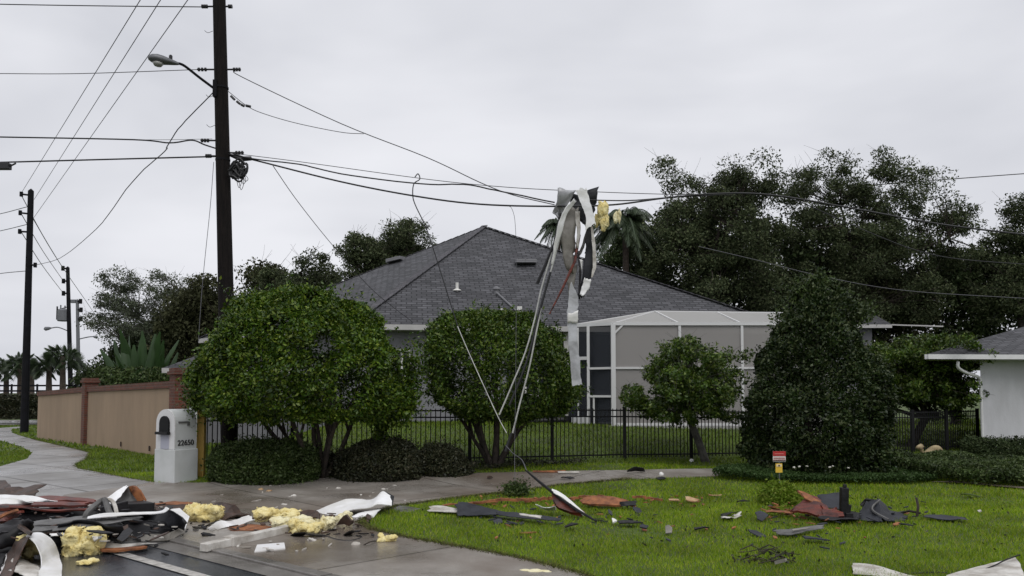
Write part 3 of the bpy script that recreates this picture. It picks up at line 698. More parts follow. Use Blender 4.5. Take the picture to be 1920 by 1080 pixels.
# ------------------------------------------------------------------ brick and stucco wall
def perimeter_wall():
    t = thing('boundary_wall', 'tan stucco wall with red brick pillars and brick coping along the sidewalk', 'wall')
    P0 = V(338, 760, 20.2); Pm = V(168, 760, 27.5); P1 = V(76, 760, 34.5)
    def seg(a, b, ja, jb):
        d = Vector((b.x-a.x, b.y-a.y, 0)); L = d.length; d.normalize(); a = a+d*ja; b = b-d*jb
        for (nm, m, w_, z0, z1) in (('wall_panel', 'stucco_tan', .20, -.35, 1.80), ('coping', 'brick', .30, 1.80, 1.98)):
            s = MB(); n = Vector((-d.y, d.x, 0))*w_/2; q = []
            for p in (a, b):
                gg = gz(p.x, p.y)
                for zz in (z0, z1):
                    for sg in (1, -1): q.append(Vector((p.x, p.y, gg+zz))+n*sg)
            LL = (b-a).length
            s.add(q, [(0, 2, 6, 4), (1, 5, 7, 3), (2, 3, 7, 6), (0, 4, 5, 1), (0, 1, 3, 2), (4, 6, 7, 5)],
                  [[(0, z0), (0, z1), (LL, z1), (LL, z0)], [(0, z0), (LL, z0), (LL, z1), (0, z1)], [(0, 0), (0, .3), (LL, .3), (LL, 0)], [(0, 0), (LL, 0), (LL, .3), (0, .3)], [(0, 0), (.3, 0), (.3, .2), (0, .2)], [(0, 0), (0, .2), (.3, .2), (.3, 0)]])
            s.build(nm, m, t)
    def pillar(p, h, w=.42):
        ang = math.atan2(P1.y-P0.y, P1.x-P0.x); gg = gz(p.x, p.y); s = MB()
        def bx(z0, z1, w):
            M = Matrix.Rotation(ang, 3, 'Z'); k = [Vector((p.x, p.y, 0))+M @ Vector((a*w/2, b*w/2, 0)) for a, b in ((-1, -1), (1, -1), (1, 1), (-1, 1))]
            v = [c+Vector((0, 0, gg+z0)) for c in k]+[c+Vector((0, 0, gg+z1)) for c in k]
            s.add(v, [(0, 1, 5, 4), (1, 2, 6, 5), (2, 3, 7, 6), (3, 0, 4, 7), (4, 5, 6, 7)], [[(0, z0), (w, z0), (w, z1), (0, z1)]]*4+[[(0, 0), (w, 0), (w, w), (0, w)]])
        bx(-.4, h, w); bx(h, h+.08, w+.10); bx(h+.08, h+.16, w+.03); s.build('pillar', 'brick', t)
    pillar(P0, 2.14); pillar(Pm, 2.12); seg(P0, Pm, .21, .21); seg(Pm, P1, .21, 0)
    s = MB(); gg = -.2
    for u in (.22, .52):
        q = P0.lerp(Pm, u); dd = (Pm-P0).normalized(); n = Vector((dd.y, -dd.x, 0)); s.box((q.x-abs(n.x)*.11, q.y-.11, gz(q.x, q.y)+.18), (.05, .03, .14), M=Matrix.Rotation(math.atan2(dd.y, dd.x), 3, 'Z'))
    s.build('drain_slot', 'brown_wood', t)
    base(t, (Pm.x, Pm.y, gz(Pm.x, Pm.y)))
    # return running behind the grey house side
perimeter_wall()

# ------------------------------------------------------------------ black picket fence
def black_fence():
    t = thing('picket_fence', 'black metal picket fence between the driveway and the grey house yard', 'fence')
    pts = [Vector((a, b, 0)) for a, b in FENCE]; H = 1.13
    Ls = [0]
    for a, b in zip(pts, pts[1:]): Ls.append(Ls[-1]+(b-a).length)
    def at(s):
        for i in range(len(pts)-1):
            if s <= Ls[i+1]: 
                p = pts[i].lerp(pts[i+1], (s-Ls[i])/(Ls[i+1]-Ls[i])); return Vector((p.x, p.y, gz(p.x, p.y)))
        p = pts[-1]; return Vector((p.x, p.y, gz(p.x, p.y)))
    st = 1.84; n = int(Ls[-1]/st)
    for i in range(n+1):
        p = at(i*st); m = MB(); m.box(p+Vector((0, 0, H/2)), (.07, .07, H+.06)); m.box(p+Vector((0, 0, H+.045)), (.085, .085, .03)); m.build('post', 'black_paint', t)
        if i < n:
            q = at((i+1)*st); m = MB()
            for z in (H-.02, H-.16, .12): m.bar(p+Vector((0, 0, z)), q+Vector((0, 0, z)), .032, .03)
            k = 18
            for j in range(1, k):
                c = at(i*st+st*j/k); lz = p.z+(q.z-p.z)*j/k; m.box((c.x, c.y, lz+(H+.02)/2+.03), (.018, .018, H-.04))
            m.build('picket_panel', 'black_paint', t)
    base(t, at(Ls[-1]/2))
black_fence()

# ------------------------------------------------------------------ mailbox
def mailbox():
    A_ = R(58); t = thing('mailbox', 'white stucco mailbox column with arched top and black number 22650', 'mailbox')
    c = G(326, 908); ln = Vector((math.cos(A_), math.sin(A_), 0)); wd = Vector((-math.sin(A_), math.cos(A_), 0))
    M = Matrix((ln, wd, Vector((0, 0, 1)))).transposed(); z0 = c.z-.05
    def pt(l, w, z): return c + ln*l + wd*w + Vector((0, 0, z))
    # corner c = near corner; l runs back-right, w runs back-left
    Lb, Wb, Hb = .45, .46, .62
    Lb = .50; Wb = .60
    b = MB(); b.box(pt(Lb/2, Wb/2, Hb/2-.03), (Lb, Wb, Hb+.06), M=M); b.build('column_base', 'mail_white', t, bevel=.012)
    def arch(l0, l1, w0, w1, z0, zs, nseg=14):
        r = (w1-w0)/2; prof = [(w0, z0)]+[(w0+r-r*math.cos(math.pi*i/nseg), zs+min(r, .25)*math.sin(math.pi*i/nseg)) for i in range(nseg+1)]+[(w1, z0)]
        m = MB(); n = len(prof)
        m.add([pt(l0, w, z) for w, z in prof]+[pt(l1, w, z) for w, z in prof], [tuple(range(n))[::-1], tuple(range(n, 2*n))]+[(i, (i+1) % n, n+(i+1) % n, n+i) for i in range(n)]); return m
    arch(.03, Lb-.02, .035, Wb-.035, Hb-.02, 1.11).build('column_body', 'mail_white', t)
    o = arch(.008, .032, .025, Wb-.025, Hb+.004, 1.11)
    o.build('front_trim', 'white_paint', t)
    arch(-.002, .0082, .18, Wb-.18, Hb+.01, .98).build('front_panel', 'mail_panel', t)
    arch(-.03, .01, .165, Wb-.165, .93, 1.10).build('door', 'black_paint', t)
    m = MB(); m.bar(pt(-.05, .12, .92), pt(-.05, Wb-.12, .92), .07, .05); m.build('door_sill', 'char', t)
    m = MB(); m.bar(pt(.09, .03, 1.12), pt(.30, .03, 1.12), .018, .03); m.box(pt(.30, .03, 1.09), (.05, .02, .07), M=M); m.build('flag', 'flag_grey', t)
    cu = bpy.data.curves.new('text', 'FONT'); cu.body = '22650'; cu.size = .138; cu.extrude = .006; cu.offset = .0015; cu.align_x = 'LEFT'
    to = bpy.data.objects.new('tmp', cu); SC.collection.objects.link(to); bpy.context.view_layer.update()
    me = bpy.data.meshes.new_from_object(to.evaluated_get(bpy.context.evaluated_depsgraph_get())); SC.collection.objects.unlink(to); bpy.data.objects.remove(to)
    me.name = 'house_number'; me.materials.clear(); me.materials.append(MAT['sign_black'])
    no = bpy.data.objects.new('house_number', me); link(no, t)
    # text x -> ln, y -> up, z -> -wd
    Mt = Matrix((ln, Vector((0, 0, 1)), -wd)).transposed().to_4x4(); Mt.translation = pt(.08, .035-.005, Hb+.075); no.data.transform(Mt)
    base(t, pt(Lb/2, Wb/2, 0)); return c
mat('mail_white', (.60, .62, .62), .7, col2=(.52, .54, .53), vscale=2.5, bump=.12, bscale=50); mat('mail_panel', (.42, .43, .50), .7); mat('flag_grey', (.12, .12, .12), .6)
mailbox()
m = MB(); p = G(379, 858); p.y = 15.6; p = V(377, 850, 15.4); zt = V(377, 766, 15.4).z
m.box((p.x, p.y, zt/2), (.145, .12, zt)); tag(m.build('marker_post', 'yellow_paint', bevel=.01), 'yellow post standing directly behind the white mailbox column', 'post')
m = MB(); p = V(364, 850, 16.2); zt = V(364, 762, 16.2).z; m.box((p.x, p.y, zt/2), (.20, .05, zt)); m.box((p.x, p.y-.03, zt-.05), (.22, .02, .06)); tag(m.build('gate_post', 'mail_white', bevel=.01), 'white board post between the brick pillar and the yellow post', 'post')

# ------------------------------------------------------------------ utility poles
def main_pole():
    t = thing('utility_pole', 'thick dark wooden utility pole with street lamp beside the round tree', 'utility pole')
    D = 16.2; top = V(411, 0, D); bot = V(430, 836, D); gb = gz(bot.x, bot.y); d = (top-bot)
    b0 = bot + d*((gb-.3-bot.z)/d.z); t0 = top + d*((12.6-top.z)/d.z)
    s = MB(); s.tube([b0.lerp(t0, i/12) for i in range(13)], [.168-.052*i/12 for i in range(13)], 20); s.build('pole_shaft', 'pole_wood', t)
    ax = lambda py: b0.lerp(t0, (V(400, py, D).z-b0.z)/(t0.z-b0.z))
    a = ax(170)+Vector((-.1, -.1, 0)); e = V(331, 118, D-.5)
    arm = MB(); arm.tube(smooth_path([a, a.lerp(e, .4)+Vector((0, 0, .02)), a.lerp(e, .8)+Vector((0, 0, .05)), e], 4), .028, 8); arm.box(a+Vector((.02, 0, 0)), (.08, .12, .35)); ao = arm.build('lamp_arm', 'pole_dark', t)
    # cobra-head luminaire
    h0 = V(335, 120, D-.52); h1 = V(277, 108, D-.75); dd = h1-h0; h = MB(); prof = [(0, .03, .03), (.12, .055, .05), (.3, .09, .07), (.5, .125, .095), (.7, .14, .105), (.88, .115, .085), (.97, .06, .05), (1, .01, .01)]
    n = 14; vs = []; u = dd.normalized(); sd_ = u.cross(Vector((0, 0, 1))).normalized(); up = sd_.cross(u)
    for k, ry, rz in prof:
        c = h0+dd*k
        for i in range(n):
            an = 2*math.pi*i/n; zz = math.sin(an); vs.append(c+sd_*math.cos(an)*ry+up*zz*(rz if zz > 0 else rz*.75))
    fs = [(i*n+j, i*n+(j+1) % n, (i+1)*n+(j+1) % n, (i+1)*n+j) for i in range(len(prof)-1) for j in range(n)]
    h.add(vs, fs); ho = h.build('lamp_head', 'galv', t, smooth=True)
    l = MB(); lc = h0+dd*.66-up*.07; l.lathe([(-.07, .02), (-.055, .07), (0, .11)], lc, 14, Matrix((u, sd_, up)).transposed()); l.build('lens', 'lens', ho, smooth=True)
    p = MB(); p.lathe([(0, .035), (.07, .035), (.09, .02)], h0+dd*.27+up*.06, 10); p.build('photocell', 'black_plastic', ho)
    for py, sg, L in ((13, -1, .22), (131, -1, .34), (131, 1, .28), (264, -1, .3), (293, -1, .2), (287, 1, .3), (13, 1, .12)):
        c = ax(py); r = .14; q = c+Vector((sg*(r+L), -.02, 0)); i_ = MB(); i_.tube([c+Vector((sg*r*.5, -.02, 0)), q], .018, 6)
        for j in range(3): i_.tube([c+Vector((sg*(r+L*(.45+.2*j)), -.02, 0)), c+Vector((sg*(r+L*(.45+.2*j)+.03), -.02, 0))], .042, 8)
        i_.build('insulator', 'black_plastic', t)
    b = MB(); c = V(449, 297, D-.12); b.tube([V(432, 291, D), V(452, 298, D-.1), V(471, 297, D-.1)], [.03, .055, .045], 8); b.build('splice_case', 'black_plastic', t)
    # slumped bundle of cable
    cb = MB(); cc = V(446, 318, D-.12)
    for i in range(16):
        r1, r2 = random.uniform(.08, .19), random.uniform(.06, .16); tl = random.uniform(-.6, .6); ph = random.uniform(0, 6)
        o_ = Vector((random.uniform(-.06, .06), random.uniform(-.05, .05), random.uniform(-.07, .05)))
        pts = [cc+o_+Vector((r1*math.cos(a_), r1*math.sin(a_)*math.sin(tl)*.5, r2*math.sin(a_)+.04*math.sin(3*a_+ph))) for a_ in np.linspace(0, 6.28, 20)]
        cb.tube(pts, random.uniform(.014, .026), 6)
    for (x_, l_) in ((448, 352), (456, 345), (452, 356), (460, 340)):
        cb.tube(smooth_path([V(446, 322, D-.1), V(x_-4, (322+l_)/2, D-.12), V(x_, l_, D-.14), V(x_+5, (330+l_)/2, D-.12), V(455, 322, D-.1)], 5), .006, 5)
    cb.build('cable_bundle', 'black_plastic', t)
    for py in (165, 300):
        st = MB(); c = ax(py); st.lathe([(-.02, .148), (.02, .148)], c, 18); st.build('band', 'pole_dark', t)
    gw = MB(); gw.tube(smooth_path([ax(305)+Vector((-.17, -.05, 0)), V(394, 390, D-.1), V(380, 528, D-.3), V(372, 640, D-.4)], 5), .006, 5); gw.build('guy_wire', 'wire_grey', t)
    for py in (62, 182, 238):
        tw = MB(); c = ax(py); tw.tube(smooth_path([c+Vector((-.13, -.05, .02)), c+Vector((-.22, -.08, -.03)), c+Vector((-.30, -.05, .03))], 4), .005, 4)
        tw.build('tie_wire', 'wire', t)
    base(t, (b0.x, b0.y, gb)); return ax
AX = main_pole()
def side_pole(label, px_top, py_top, px_bot, D, r, m, arms, extra=None, zb=None):
    t = thing('utility_pole', label, 'utility pole'); top = V(px_top, py_top, D); bx = V(px_bot, 800, D).x; z0 = gz(bx, D) if zb is None else zb
    b = Vector((bx, D, z0-.3)); s = MB(); s.tube([b, b.lerp(top, .5), top, top+Vector((0, 0, r*.6))], [r, r*.85, r*.7, r*.1], 12); s.build('pole_shaft', m, t)
    for (pa, qa) in arms:
        a = V(*pa, D-.05); q = V(*qa, D-.05); i_ = MB(); i_.tube([a, q], .05*D/41, 6); i_.tube([q+Vector((0, 0, -.12))*(D/41), q+Vector((0, 0, .12))*(D/41)], .085*D/41, 8); i_.build('insulator_arm', 'pole_dark', t)
    if extra: extra(t, D)
    base(t, (bx, D, z0)); return t
side_pole('dark wooden pole with three stacked insulator arms at the left sidewalk', 58, 358, 46, 39.5, .19, 'pole_dark',
          [((56, 366), (40, 364)), ((55, 401), (38, 399)), ((54, 435), (37, 434)), ((58, 497), (66, 497))])
def xf(t, D):
    c = V(118, 590, D); m = MB(); m.lathe([(-.55, .36), (-.5, .42), (.35, .42), (.45, .30), (.5, .1)], c, 14); m.tube([c+Vector((-.2, 0, .4)), c+Vector((-.2, 0, .8))], .06, 6); m.tube([c+Vector((.15, 0, .4)), c+Vector((.15, 0, .75))], .06, 6); m.bar(c, V(131, 592, D), .1); m.build('transformer', 'pole_grey', t)
    c = V(107, 588, D); m = MB(); m.tube([c+Vector((0, 0, -.5)), c+Vector((0, 0, .6))], .07, 6); m.tube([c+Vector((0, 0, .3)), V(128, 575, D)], .04, 5); m.build('cutout_fuse', 'pole_dark', t)
    m = MB(); m.tube(smooth_path([V(131, 622, D), V(110, 614, D-.3), V(96, 615, D-.5)], 5), .05, 6); m.build('lamp_arm', 'pole_grey', t)
    a = V(96, 615, D-.5); b = V(82, 617, D-.7); m = MB(); m.tube([a, a.lerp(b, .3), a.lerp(b, .8), b], [.06, .13, .17, .04], 8); m.build('lamp_head', 'pole_grey', t)
side_pole('distant pole with grey transformer can and small street lamp', 127, 502, 133, 66, .2, 'pole_dark', [((128, 504), (118, 503)), ((128, 527), (119, 527)), ((129, 550), (119, 550))], xf, 0)
def lf(t, D):
    m = MB(); m.tube(smooth_path([V(147, 636, D), V(165, 632, D-.3), V(176, 631, D-.5)], 5), .05, 6); m.build('lamp_arm', 'pole_grey', t)
    a = V(175, 631, D-.5); b = V(183, 633, D-.7); m = MB(); m.tube([a, a.lerp(b, .3), a.lerp(b, .8), b], [.06, .11, .13, .04], 8); m.build('lamp_head', 'pole_grey', t)
    m = MB(); m.box(V(138, 565, D), (.5, .3, .3)); m.build('switch_box', 'pole_grey', t)
side_pole('pale grey concrete pole right of the transformer pole', 145, 563, 148, 72, .19, 'pole_grey', [((146, 565), (151, 565)), ((146, 581), (152, 581)), ((146, 598), (152, 598))], lf, 0)

# ------------------------------------------------------------------ wires
def wire(name, label, pts, r=.007, m='wire', jig=0.0, cat='wire', n=6, ext=0, group=None, beads=None):
    p = [V(*q) if isinstance(q, tuple) else q for q in pts]
    if ext: p[0] = p[0]+(p[0]-p[-1])*ext if ext > 0 else p[0]; 
    if ext < 0: p[-1] = p[-1]+(p[-1]-p[-2])*(-ext)
    path = smooth_path(p, n)
    if jig: path = [q+Vector((0, 0, random.uniform(-jig, jig))) for q in path]
    mb = MB(); mb.tube(path, r, 5)
    o = mb.build(name, m)
    return tag(o, label, cat, group)
PD = 16.2
ax = lambda py, s=0: AX(py)+Vector((s, -.02, 0))
wire('power_line', 'topmost thin wire running left from the thick pole', [(-60, 6, 17), (0, 8, PD), (180, 11, PD), ax(14, -.3)], .011)
wire('power_line', 'thin wire running left from the pole just above the lamp arm', [(-60, 138, PD), (0, 138, PD), (150, 138, PD), ax(131, -.4)], .008)
for (x0, x1, y1, lb) in ((263, 40, 362, 'leftmost of the three diagonal lines rising from the left pole'), (301, 64, 374, 'middle of the three diagonal lines rising from the left pole'), (352, 62, 410, 'rightmost of the three diagonal lines passing behind the lamp head')):
    a = V(x0, 0, 17.5); b = V(x1, y1, 39.5); wire('power_line', lb, [a+(a-b)*.5, a, b], .010, n=3)
wire('service_wire', 'sagging line from the thick pole down to the left pole', [ax(168, -.1), (340, 235, 17.5), (313, 275, 18), (308, 284, 18.2), (247, 342, 21), (180, 430, 27), (112, 484, 35), (66, 497, 39.4)], .012, jig=.01)
wire('telecom_cable', 'black cable running left to the pole above the lower cable', [(-60, 256, PD), (0, 257, PD), (250, 262, PD), (318, 268, PD), (360, 263, PD), (385, 272, PD), ax(284, .05)], .016)
wire('telecom_cable', 'lowest black cable running left from the thick pole', [(-60, 306, PD), (20, 304, PD), (200, 299, PD), ax(294, -.1)], .017)
wire('telecom_cable', 'thin strand just above the upper left cable', [(240, 262, PD), (320, 262, PD), ax(261, -.2)], .005)
m = MB(); c = V(-12, 312, PD); m.box(c, (.68, .13, .13)); m.tube([V(18, 312, PD), V(30, 306, PD)], .02, 6); m.tube([c+Vector((-.3, 0, .06)), c+Vector((.3, 0, .06))], .03, 6); tag(m.build('cable_closure', 'black_plastic', bevel=.015), 'black box-shaped cable closure hanging at the left picture edge', 'cable closure')
DD = 14.6
wire('power_line', 'thin sagging line from the pole top towards the hanging debris', [ax(133, .3), (455, 145, PD), (640, 232, 15.9), (800, 295, 15.4), (900, 342, 15), (960, 365, 14.8), (1040, 384, DD)], .009)
wire('service_wire', 'thin wire drooping from the lamp bracket and meeting the sagging line', [ax(172, .15), (465, 200, 16.1), (500, 215, 16), (560, 232, 15.9), (640, 248, 15.8), (682, 251, 15.7)], .007)
m = MB()
for a, b in (((433, 180), (440, 187)), ((444, 190), (450, 195)), ((452, 196), (458, 199)), ((461, 198), (470, 200))): m.tube([V(*a, 16.1), V(*b, 16.1)], .028, 6)
tag(m.build('insulator_string', 'black_plastic'), 'short string of black insulators on the wire beside the thick pole', 'insulator')
wire('telecom_cable', 'upper black cable from the pole to the hanging debris', [ax(285, .1), (470, 297, 16), (560, 308, 15.9), (640, 326, 15.7), (790, 345, 15.3), (870, 346, 15.1), (930, 357, 14.9), (1040, 380, DD)], .014, jig=.004)
wire('telecom_cable', 'thick black cable from the pole past the debris to the right edge', [ax(289, .1), (480, 301, 16), (640, 341, 15.7), (780, 368, 15.3), (900, 383, 14.9), (1040, 387, DD), (1150, 384, 14.5), (1250, 371, 14.4), (1350, 363, 14.3), (1450, 366, 14.2), (1600, 391, 14), (1760, 420, 13.8), (1930, 441, 13.6), (2050, 455, 13.4)], .017)
wire('telecom_cable', 'thin upper strand crossing above the debris', [ax(287, .1), (560, 303, 16), (800, 336, 15.5), (950, 351, 15), (1100, 359, 14.7), (1240, 364, 14.5), (1380, 366, 14.3)], .007)
wire('telecom_cable', 'second cable leaving the debris towards the upper right', [(1100, 375, DD), (1180, 376, 14.5), (1260, 370, 14.4), (1340, 366, 14.35)], .012)
wire('service_wire', 'thin cable curving down across the dark trees to the right edge', [(1400, 363, 14.3), (1480, 372, 14.6), (1560, 405, 15), (1640, 440, 15.5), (1720, 470, 16), (1800, 486, 16.5), (1930, 496, 17), (2050, 503, 17.5)], .010)
wire('service_wire', 'faint line low across the dark trees', [(1310, 462, 27), (1420, 488, 27), (1550, 520, 27), (1700, 545, 27), (1930, 560, 27)], .010, m='wire_grey')
wire('power_line', 'short thin line right of the tallest tree crown', [(1600, 350, 50), (1740, 339, 50), (1930, 325, 50), (2000, 321, 50)], .03)
q = V(700, 545, 25); wire('service_wire', 'thin house drop line falling from the cable to the grey roof', [(512, 311, 16), (560, 380, 17.5), (628, 465, 20), (700, 545, 22.5), (775, 605, 23.3)], .008)
for y0, y1, lb in ((402, 388, 'upper'), (434, 421, 'middle'), (514, 508, 'lower')): wire('power_line', lb + ' of three short faint lines reaching the left pole from the left edge', [(-60, y0+10, 44), (0, y0-1, 42), (50, y1, 39.5)], .02, m='wire_grey')
for y0, y1, x1, lb in ((366, 503, 118, 'upper'), (401, 527, 119, 'middle'), (435, 550, 119, 'lower')): wire('power_line', lb + ' line between the left pole and the transformer pole', [(40, y0, 39.5), (80, (y0+y1)/2+6, 50), (x1, y1, 66)], .02, m='wire_grey')
wire('power_line', 'line from the left pole down past the transformer pole', [(62, 410, 39.5), (110, 490, 52), (165, 570, 75), (185, 600, 90)], .022, m='wire_grey')
wire('service_wire', 'hanging hooked wire left of the debris from the cable', [(778, 332, 15.3), (784, 326, 15.3), (787, 336, 15.3), (776, 345, 15.3), (774, 366, 15.3), (779, 385, 15.3), (800, 430, 15.2), (820, 490, 15.1), (842, 560, 15), (860, 618, 14.9)], .011)
wire('service_wire', 'pale frayed wire crossing the second tree down to the fence', [(858, 612, 14.9), (872, 645, 14.8), (900, 708, 14.6), (934, 782, 14.4), (950, 812, 14.3)], .009, m='wire_pale')
wire('service_wire', 'left pale cable of the pair falling from the hanging debris', [(1050, 420, DD), (1040, 450, DD), (1029, 492, DD), (1014, 545, DD), (1002, 600, DD), (985, 660, DD), (960, 722, DD), (936, 778, DD)], .016, m='wire_pale')
wire('service_wire', 'right pale cable of the pair reaching lowest beside the fence', [(1054, 430, DD), (1035, 500, DD), (1018, 560, DD), (1006, 620, DD), (992, 690, DD), (975, 755, DD), (961, 812, DD)], .016, m='wire_pale')
wire('service_wire', 'dark strand between the two pale falling cables', [(1032, 510, DD), (1010, 590, DD), (993, 660, DD), (975, 712, DD), (955, 760, DD)], .024, m='black_plastic')
wire('service_wire', 'hair-thin wire hanging straight down in front of the roof vent', [(953, 386, 14.8), (960, 392, 14.8), (966, 420, 14.8), (968, 500, 14.8), (967, 700, 14.6), (965, 850, 14.4), (966, 925, 13.6)], .0045, m='wire_grey')
wire('service_wire', 'dark wire tail at the foot of the pale cables', [(959, 812, DD), (953, 830, DD), (948, 846, DD)], .03, m='black_plastic')
wire('service_wire', 'thin wire tail from the fence down to the leaning rod', [(948, 835, 14.4), (962, 850, 14), (978, 862, 13.4), (988, 884, 12.0)], .008, m='wire_grey')

# ------------------------------------------------------------------ debris hanging on the wires
grp = None
def hang(name, label, A, B, m, D=DD, cat='debris', **k): return tag(ribbon(name, [V(*a, D+(a[2] if len(a) > 2 else 0)) if len(a) == 2 else V(*a) for a in A], [V(*b, D) if len(b) == 2 else V(*b) for b in B], m, **k), label, cat)
hang('bent_metal_panel', 'broad white metal panel folded over the wires at the top of the hanging debris', [(1079, 356), (1087, 378), (1098, 408), (1098, 430)], [(1100, 355), (1105, 375), (1112, 400), (1118, 420)], 'white_metal', D=DD-.25, crump=.02)
hang('trim_strip', 'white trim strip curving down left from the wires', [(1074, 372, DD-.2), (1056, 396, DD-.2), (1046, 425, DD-.2), (1038, 460, DD-.15), (1034, 495, DD-.1)], [(1079, 378, DD-.15), (1063, 402, DD-.15), (1054, 430, DD-.15), (1043, 465, DD-.1), (1037, 496, DD-.1)], 'white_metal', crump=.03)
hang('crumpled_sheet', 'crumpled grey metal sheet on the wires left of the white panel', [(1040, 364), (1038, 385), (1040, 412)], [(1076, 358), (1070, 380), (1052, 410)], 'grey_metal', crump=.16, n=6, cols=7)
hang('roofing_scrap', 'black roofing scrap draped over the wires behind the white panel', [(1060, 360), (1064, 375), (1075, 400)], [(1120, 356), (1112, 385), (1108, 415)], 'roof_felt', D=DD+.12, crump=.12, n=6, cols=7)
hang('dirty_sheet', 'dirty brown-grey metal sheet hanging under the crumpled piece', [(1052, 396), (1050, 425), (1054, 460), (1060, 505)], [(1082, 394), (1080, 430), (1079, 470), (1074, 512)], 'dirty_sheet', D=DD+.05, crump=.06, cols=5)
hang('dirty_sheet', 'narrow brown remnant hanging below the dirty sheet', [(1066, 500), (1064, 530), (1068, 560)], [(1080, 495), (1078, 520), (1072, 560)], 'dirty_sheet', D=DD+.1, crump=.05)
hang('flashing_strip', 'long grey metal strip hanging lowest of all the debris', [(1071, 528), (1067, 552), (1065, 586), (1064, 602), (1066, 640), (1070, 690), (1073, 724)], [(1073, 530), (1083, 554), (1083, 588), (1082, 602), (1083, 640), (1088, 690), (1092, 722)], 'grey_metal', D=DD-.05, crump=.018)
hang('fold_clip', 'bright folded white corner midway down the long grey strip', [(1065, 588), (1064, 603)], [(1083, 583), (1082, 605)], 'white_metal', D=DD-.09, crump=.03)
hang('roofing_scrap', 'black twisted roofing strip hanging right side of the debris', [(1094, 410), (1098, 455), (1097, 505), (1082, 552)], [(1108, 410), (1112, 460), (1110, 515), (1094, 558)], 'roof_felt', crump=.10, n=7)
hang('trim_strip', 'thin white trim hanging along the black twisted strip', [(1108, 425), (1111, 470), (1111, 498), (1108, 520)], [(1112, 425), (1117, 468), (1117, 500), (1111, 520)], 'old_white', D=DD-.1, crump=.02)
hang('metal_scrap', 'torn white scrap at the bottom of the black twisted strip', [(1097, 522), (1090, 540), (1087, 552)], [(1108, 526), (1101, 545), (1092, 557)], 'white_metal', D=DD-.12, crump=.04)
hang('metal_scrap', 'small white scrap between the dirty sheet and black strip', [(1086, 488), (1086, 506)], [(1093, 489), (1092, 508)], 'white_metal', crump=.04)
hang('trim_strip', 'pale narrow strip hanging behind the white panel centre', [(1078, 396), (1080, 430), (1082, 465)], [(1086, 395), (1087, 430), (1086, 462)], 'old_white', D=DD-.02, crump=.03)
hang('trim_strip', 'dark grey strip crossing behind the black twisted strip', [(1104, 420, DD+.1), (1090, 460, DD+.1), (1082, 480, DD+.1)], [(1110, 424, DD+.1), (1096, 464, DD+.1), (1086, 484, DD+.1)], 'grey_felt', crump=.03)
hang('roofing_scrap', 'thin dark strip dangling in the middle of the debris', [(1082, 470), (1086, 510), (1084, 560)], [(1086, 470), (1090, 510), (1087, 560)], 'char', crump=.03)
m = MB(); m.tube([V(1052, 400, DD), V(1040, 455, DD), V(1022, 498, DD), V(1007, 532, DD)], .028, 6); tag(m.build('broken_rod', 'char'), 'black broken rod sticking out lower left of the hanging debris', 'rod')
m = MB(); m.tube([V(1086, 440, DD+.05), V(1078, 490, DD), V(1055, 540, DD), V(1030, 589, DD)], [.03, .025, .022, .012], 6); tag(m.build('broken_lath', 'red_wood'), 'red-brown broken lath slanting down from the hanging debris', 'lath')

def fluff(name, label, c, size, m='insulation', seed=0, cat='insulation', lobes=16, flat=True):
    """torn mineral-wool clump: lumpy fused blobs with loose fibres"""
    r_ = random.Random(seed); bm = bmesh.new(); sx, sy, sz = size; c = Vector(c)
    for i in range(lobes):
        t = Matrix.Translation(c+Vector((r_.uniform(-.36, .36)*sx, r_.uniform(-.36, .36)*sy, r_.uniform(-.3, .25)*sz + (0 if not flat else 0)))) @ Matrix.Diagonal((sx*r_.uniform(.14, .28), sy*r_.uniform(.18, .32), sz*r_.uniform(.2, .36), 1))
        bmesh.ops.create_icosphere(bm, subdivisions=3, radius=1.0, matrix=t)
    k = 4.2/max(.2, min(size))
    for v in bm.verts:
        n1 = noise.noise_vector(v.co*k*.8+Vector((seed*3.1, 0, 0))); n2 = noise.noise_vector(v.co*k*2.6+Vector((seed*3.1, 5, 0)))
        v.co += (n1*.14+n2*.07)*min(size)*1.1
        if flat: v.co.z = max(v.co.z, c.z-sz*.5)
    vs_ = [v.co.copy() for v in bm.verts]; mn = min(size)
    for _ in range(700):
        p = r_.choice(vs_)+Vector((r_.gauss(0, 1), r_.gauss(0, 1), r_.gauss(0, 1)))*mn*.03; d = Vector((r_.gauss(0, 1), r_.gauss(0, 1), r_.gauss(0, 1)))*mn*.045; w = Vector((r_.gauss(0, 1), r_.gauss(0, 1), r_.gauss(0, 1))).cross(d)*.22
        bm.faces.new([bm.verts.new(q) for q in (p-d, p+w, p+d, p-w)])
    me = bpy.data.meshes.new(name); bm.to_mesh(me); bm.free(); me.materials.append(MAT[m]); me.polygons.foreach_set('use_smooth', [True]*len(me.polygons))
    o = bpy.data.objects.new(name, me); link(o); tag(o, label, cat); return o
fluff('insulation_clump', 'yellow insulation clump hanging on the wires right of the white panel', V(1129, 404, 14.5), (.26, .2, .50), seed=3, flat=False)
fluff('insulation_clump', 'small pale insulation tuft on the wire further right', V(1157, 403, 14.5), (.14, .12, .34), 'insulation_pale', seed=4, flat=False, lobes=5)

# ------------------------------------------------------------------ debris on the ground
def lie(name, label, A, B, m, cat='debris', **k):
    """points are (px, py, height above the ground)"""
    return tag(ribbon(name, [G(*a) for a in A], [G(*b) for b in B], m, **k), label, cat)
def up(px, py, D): return V(px, py, D)
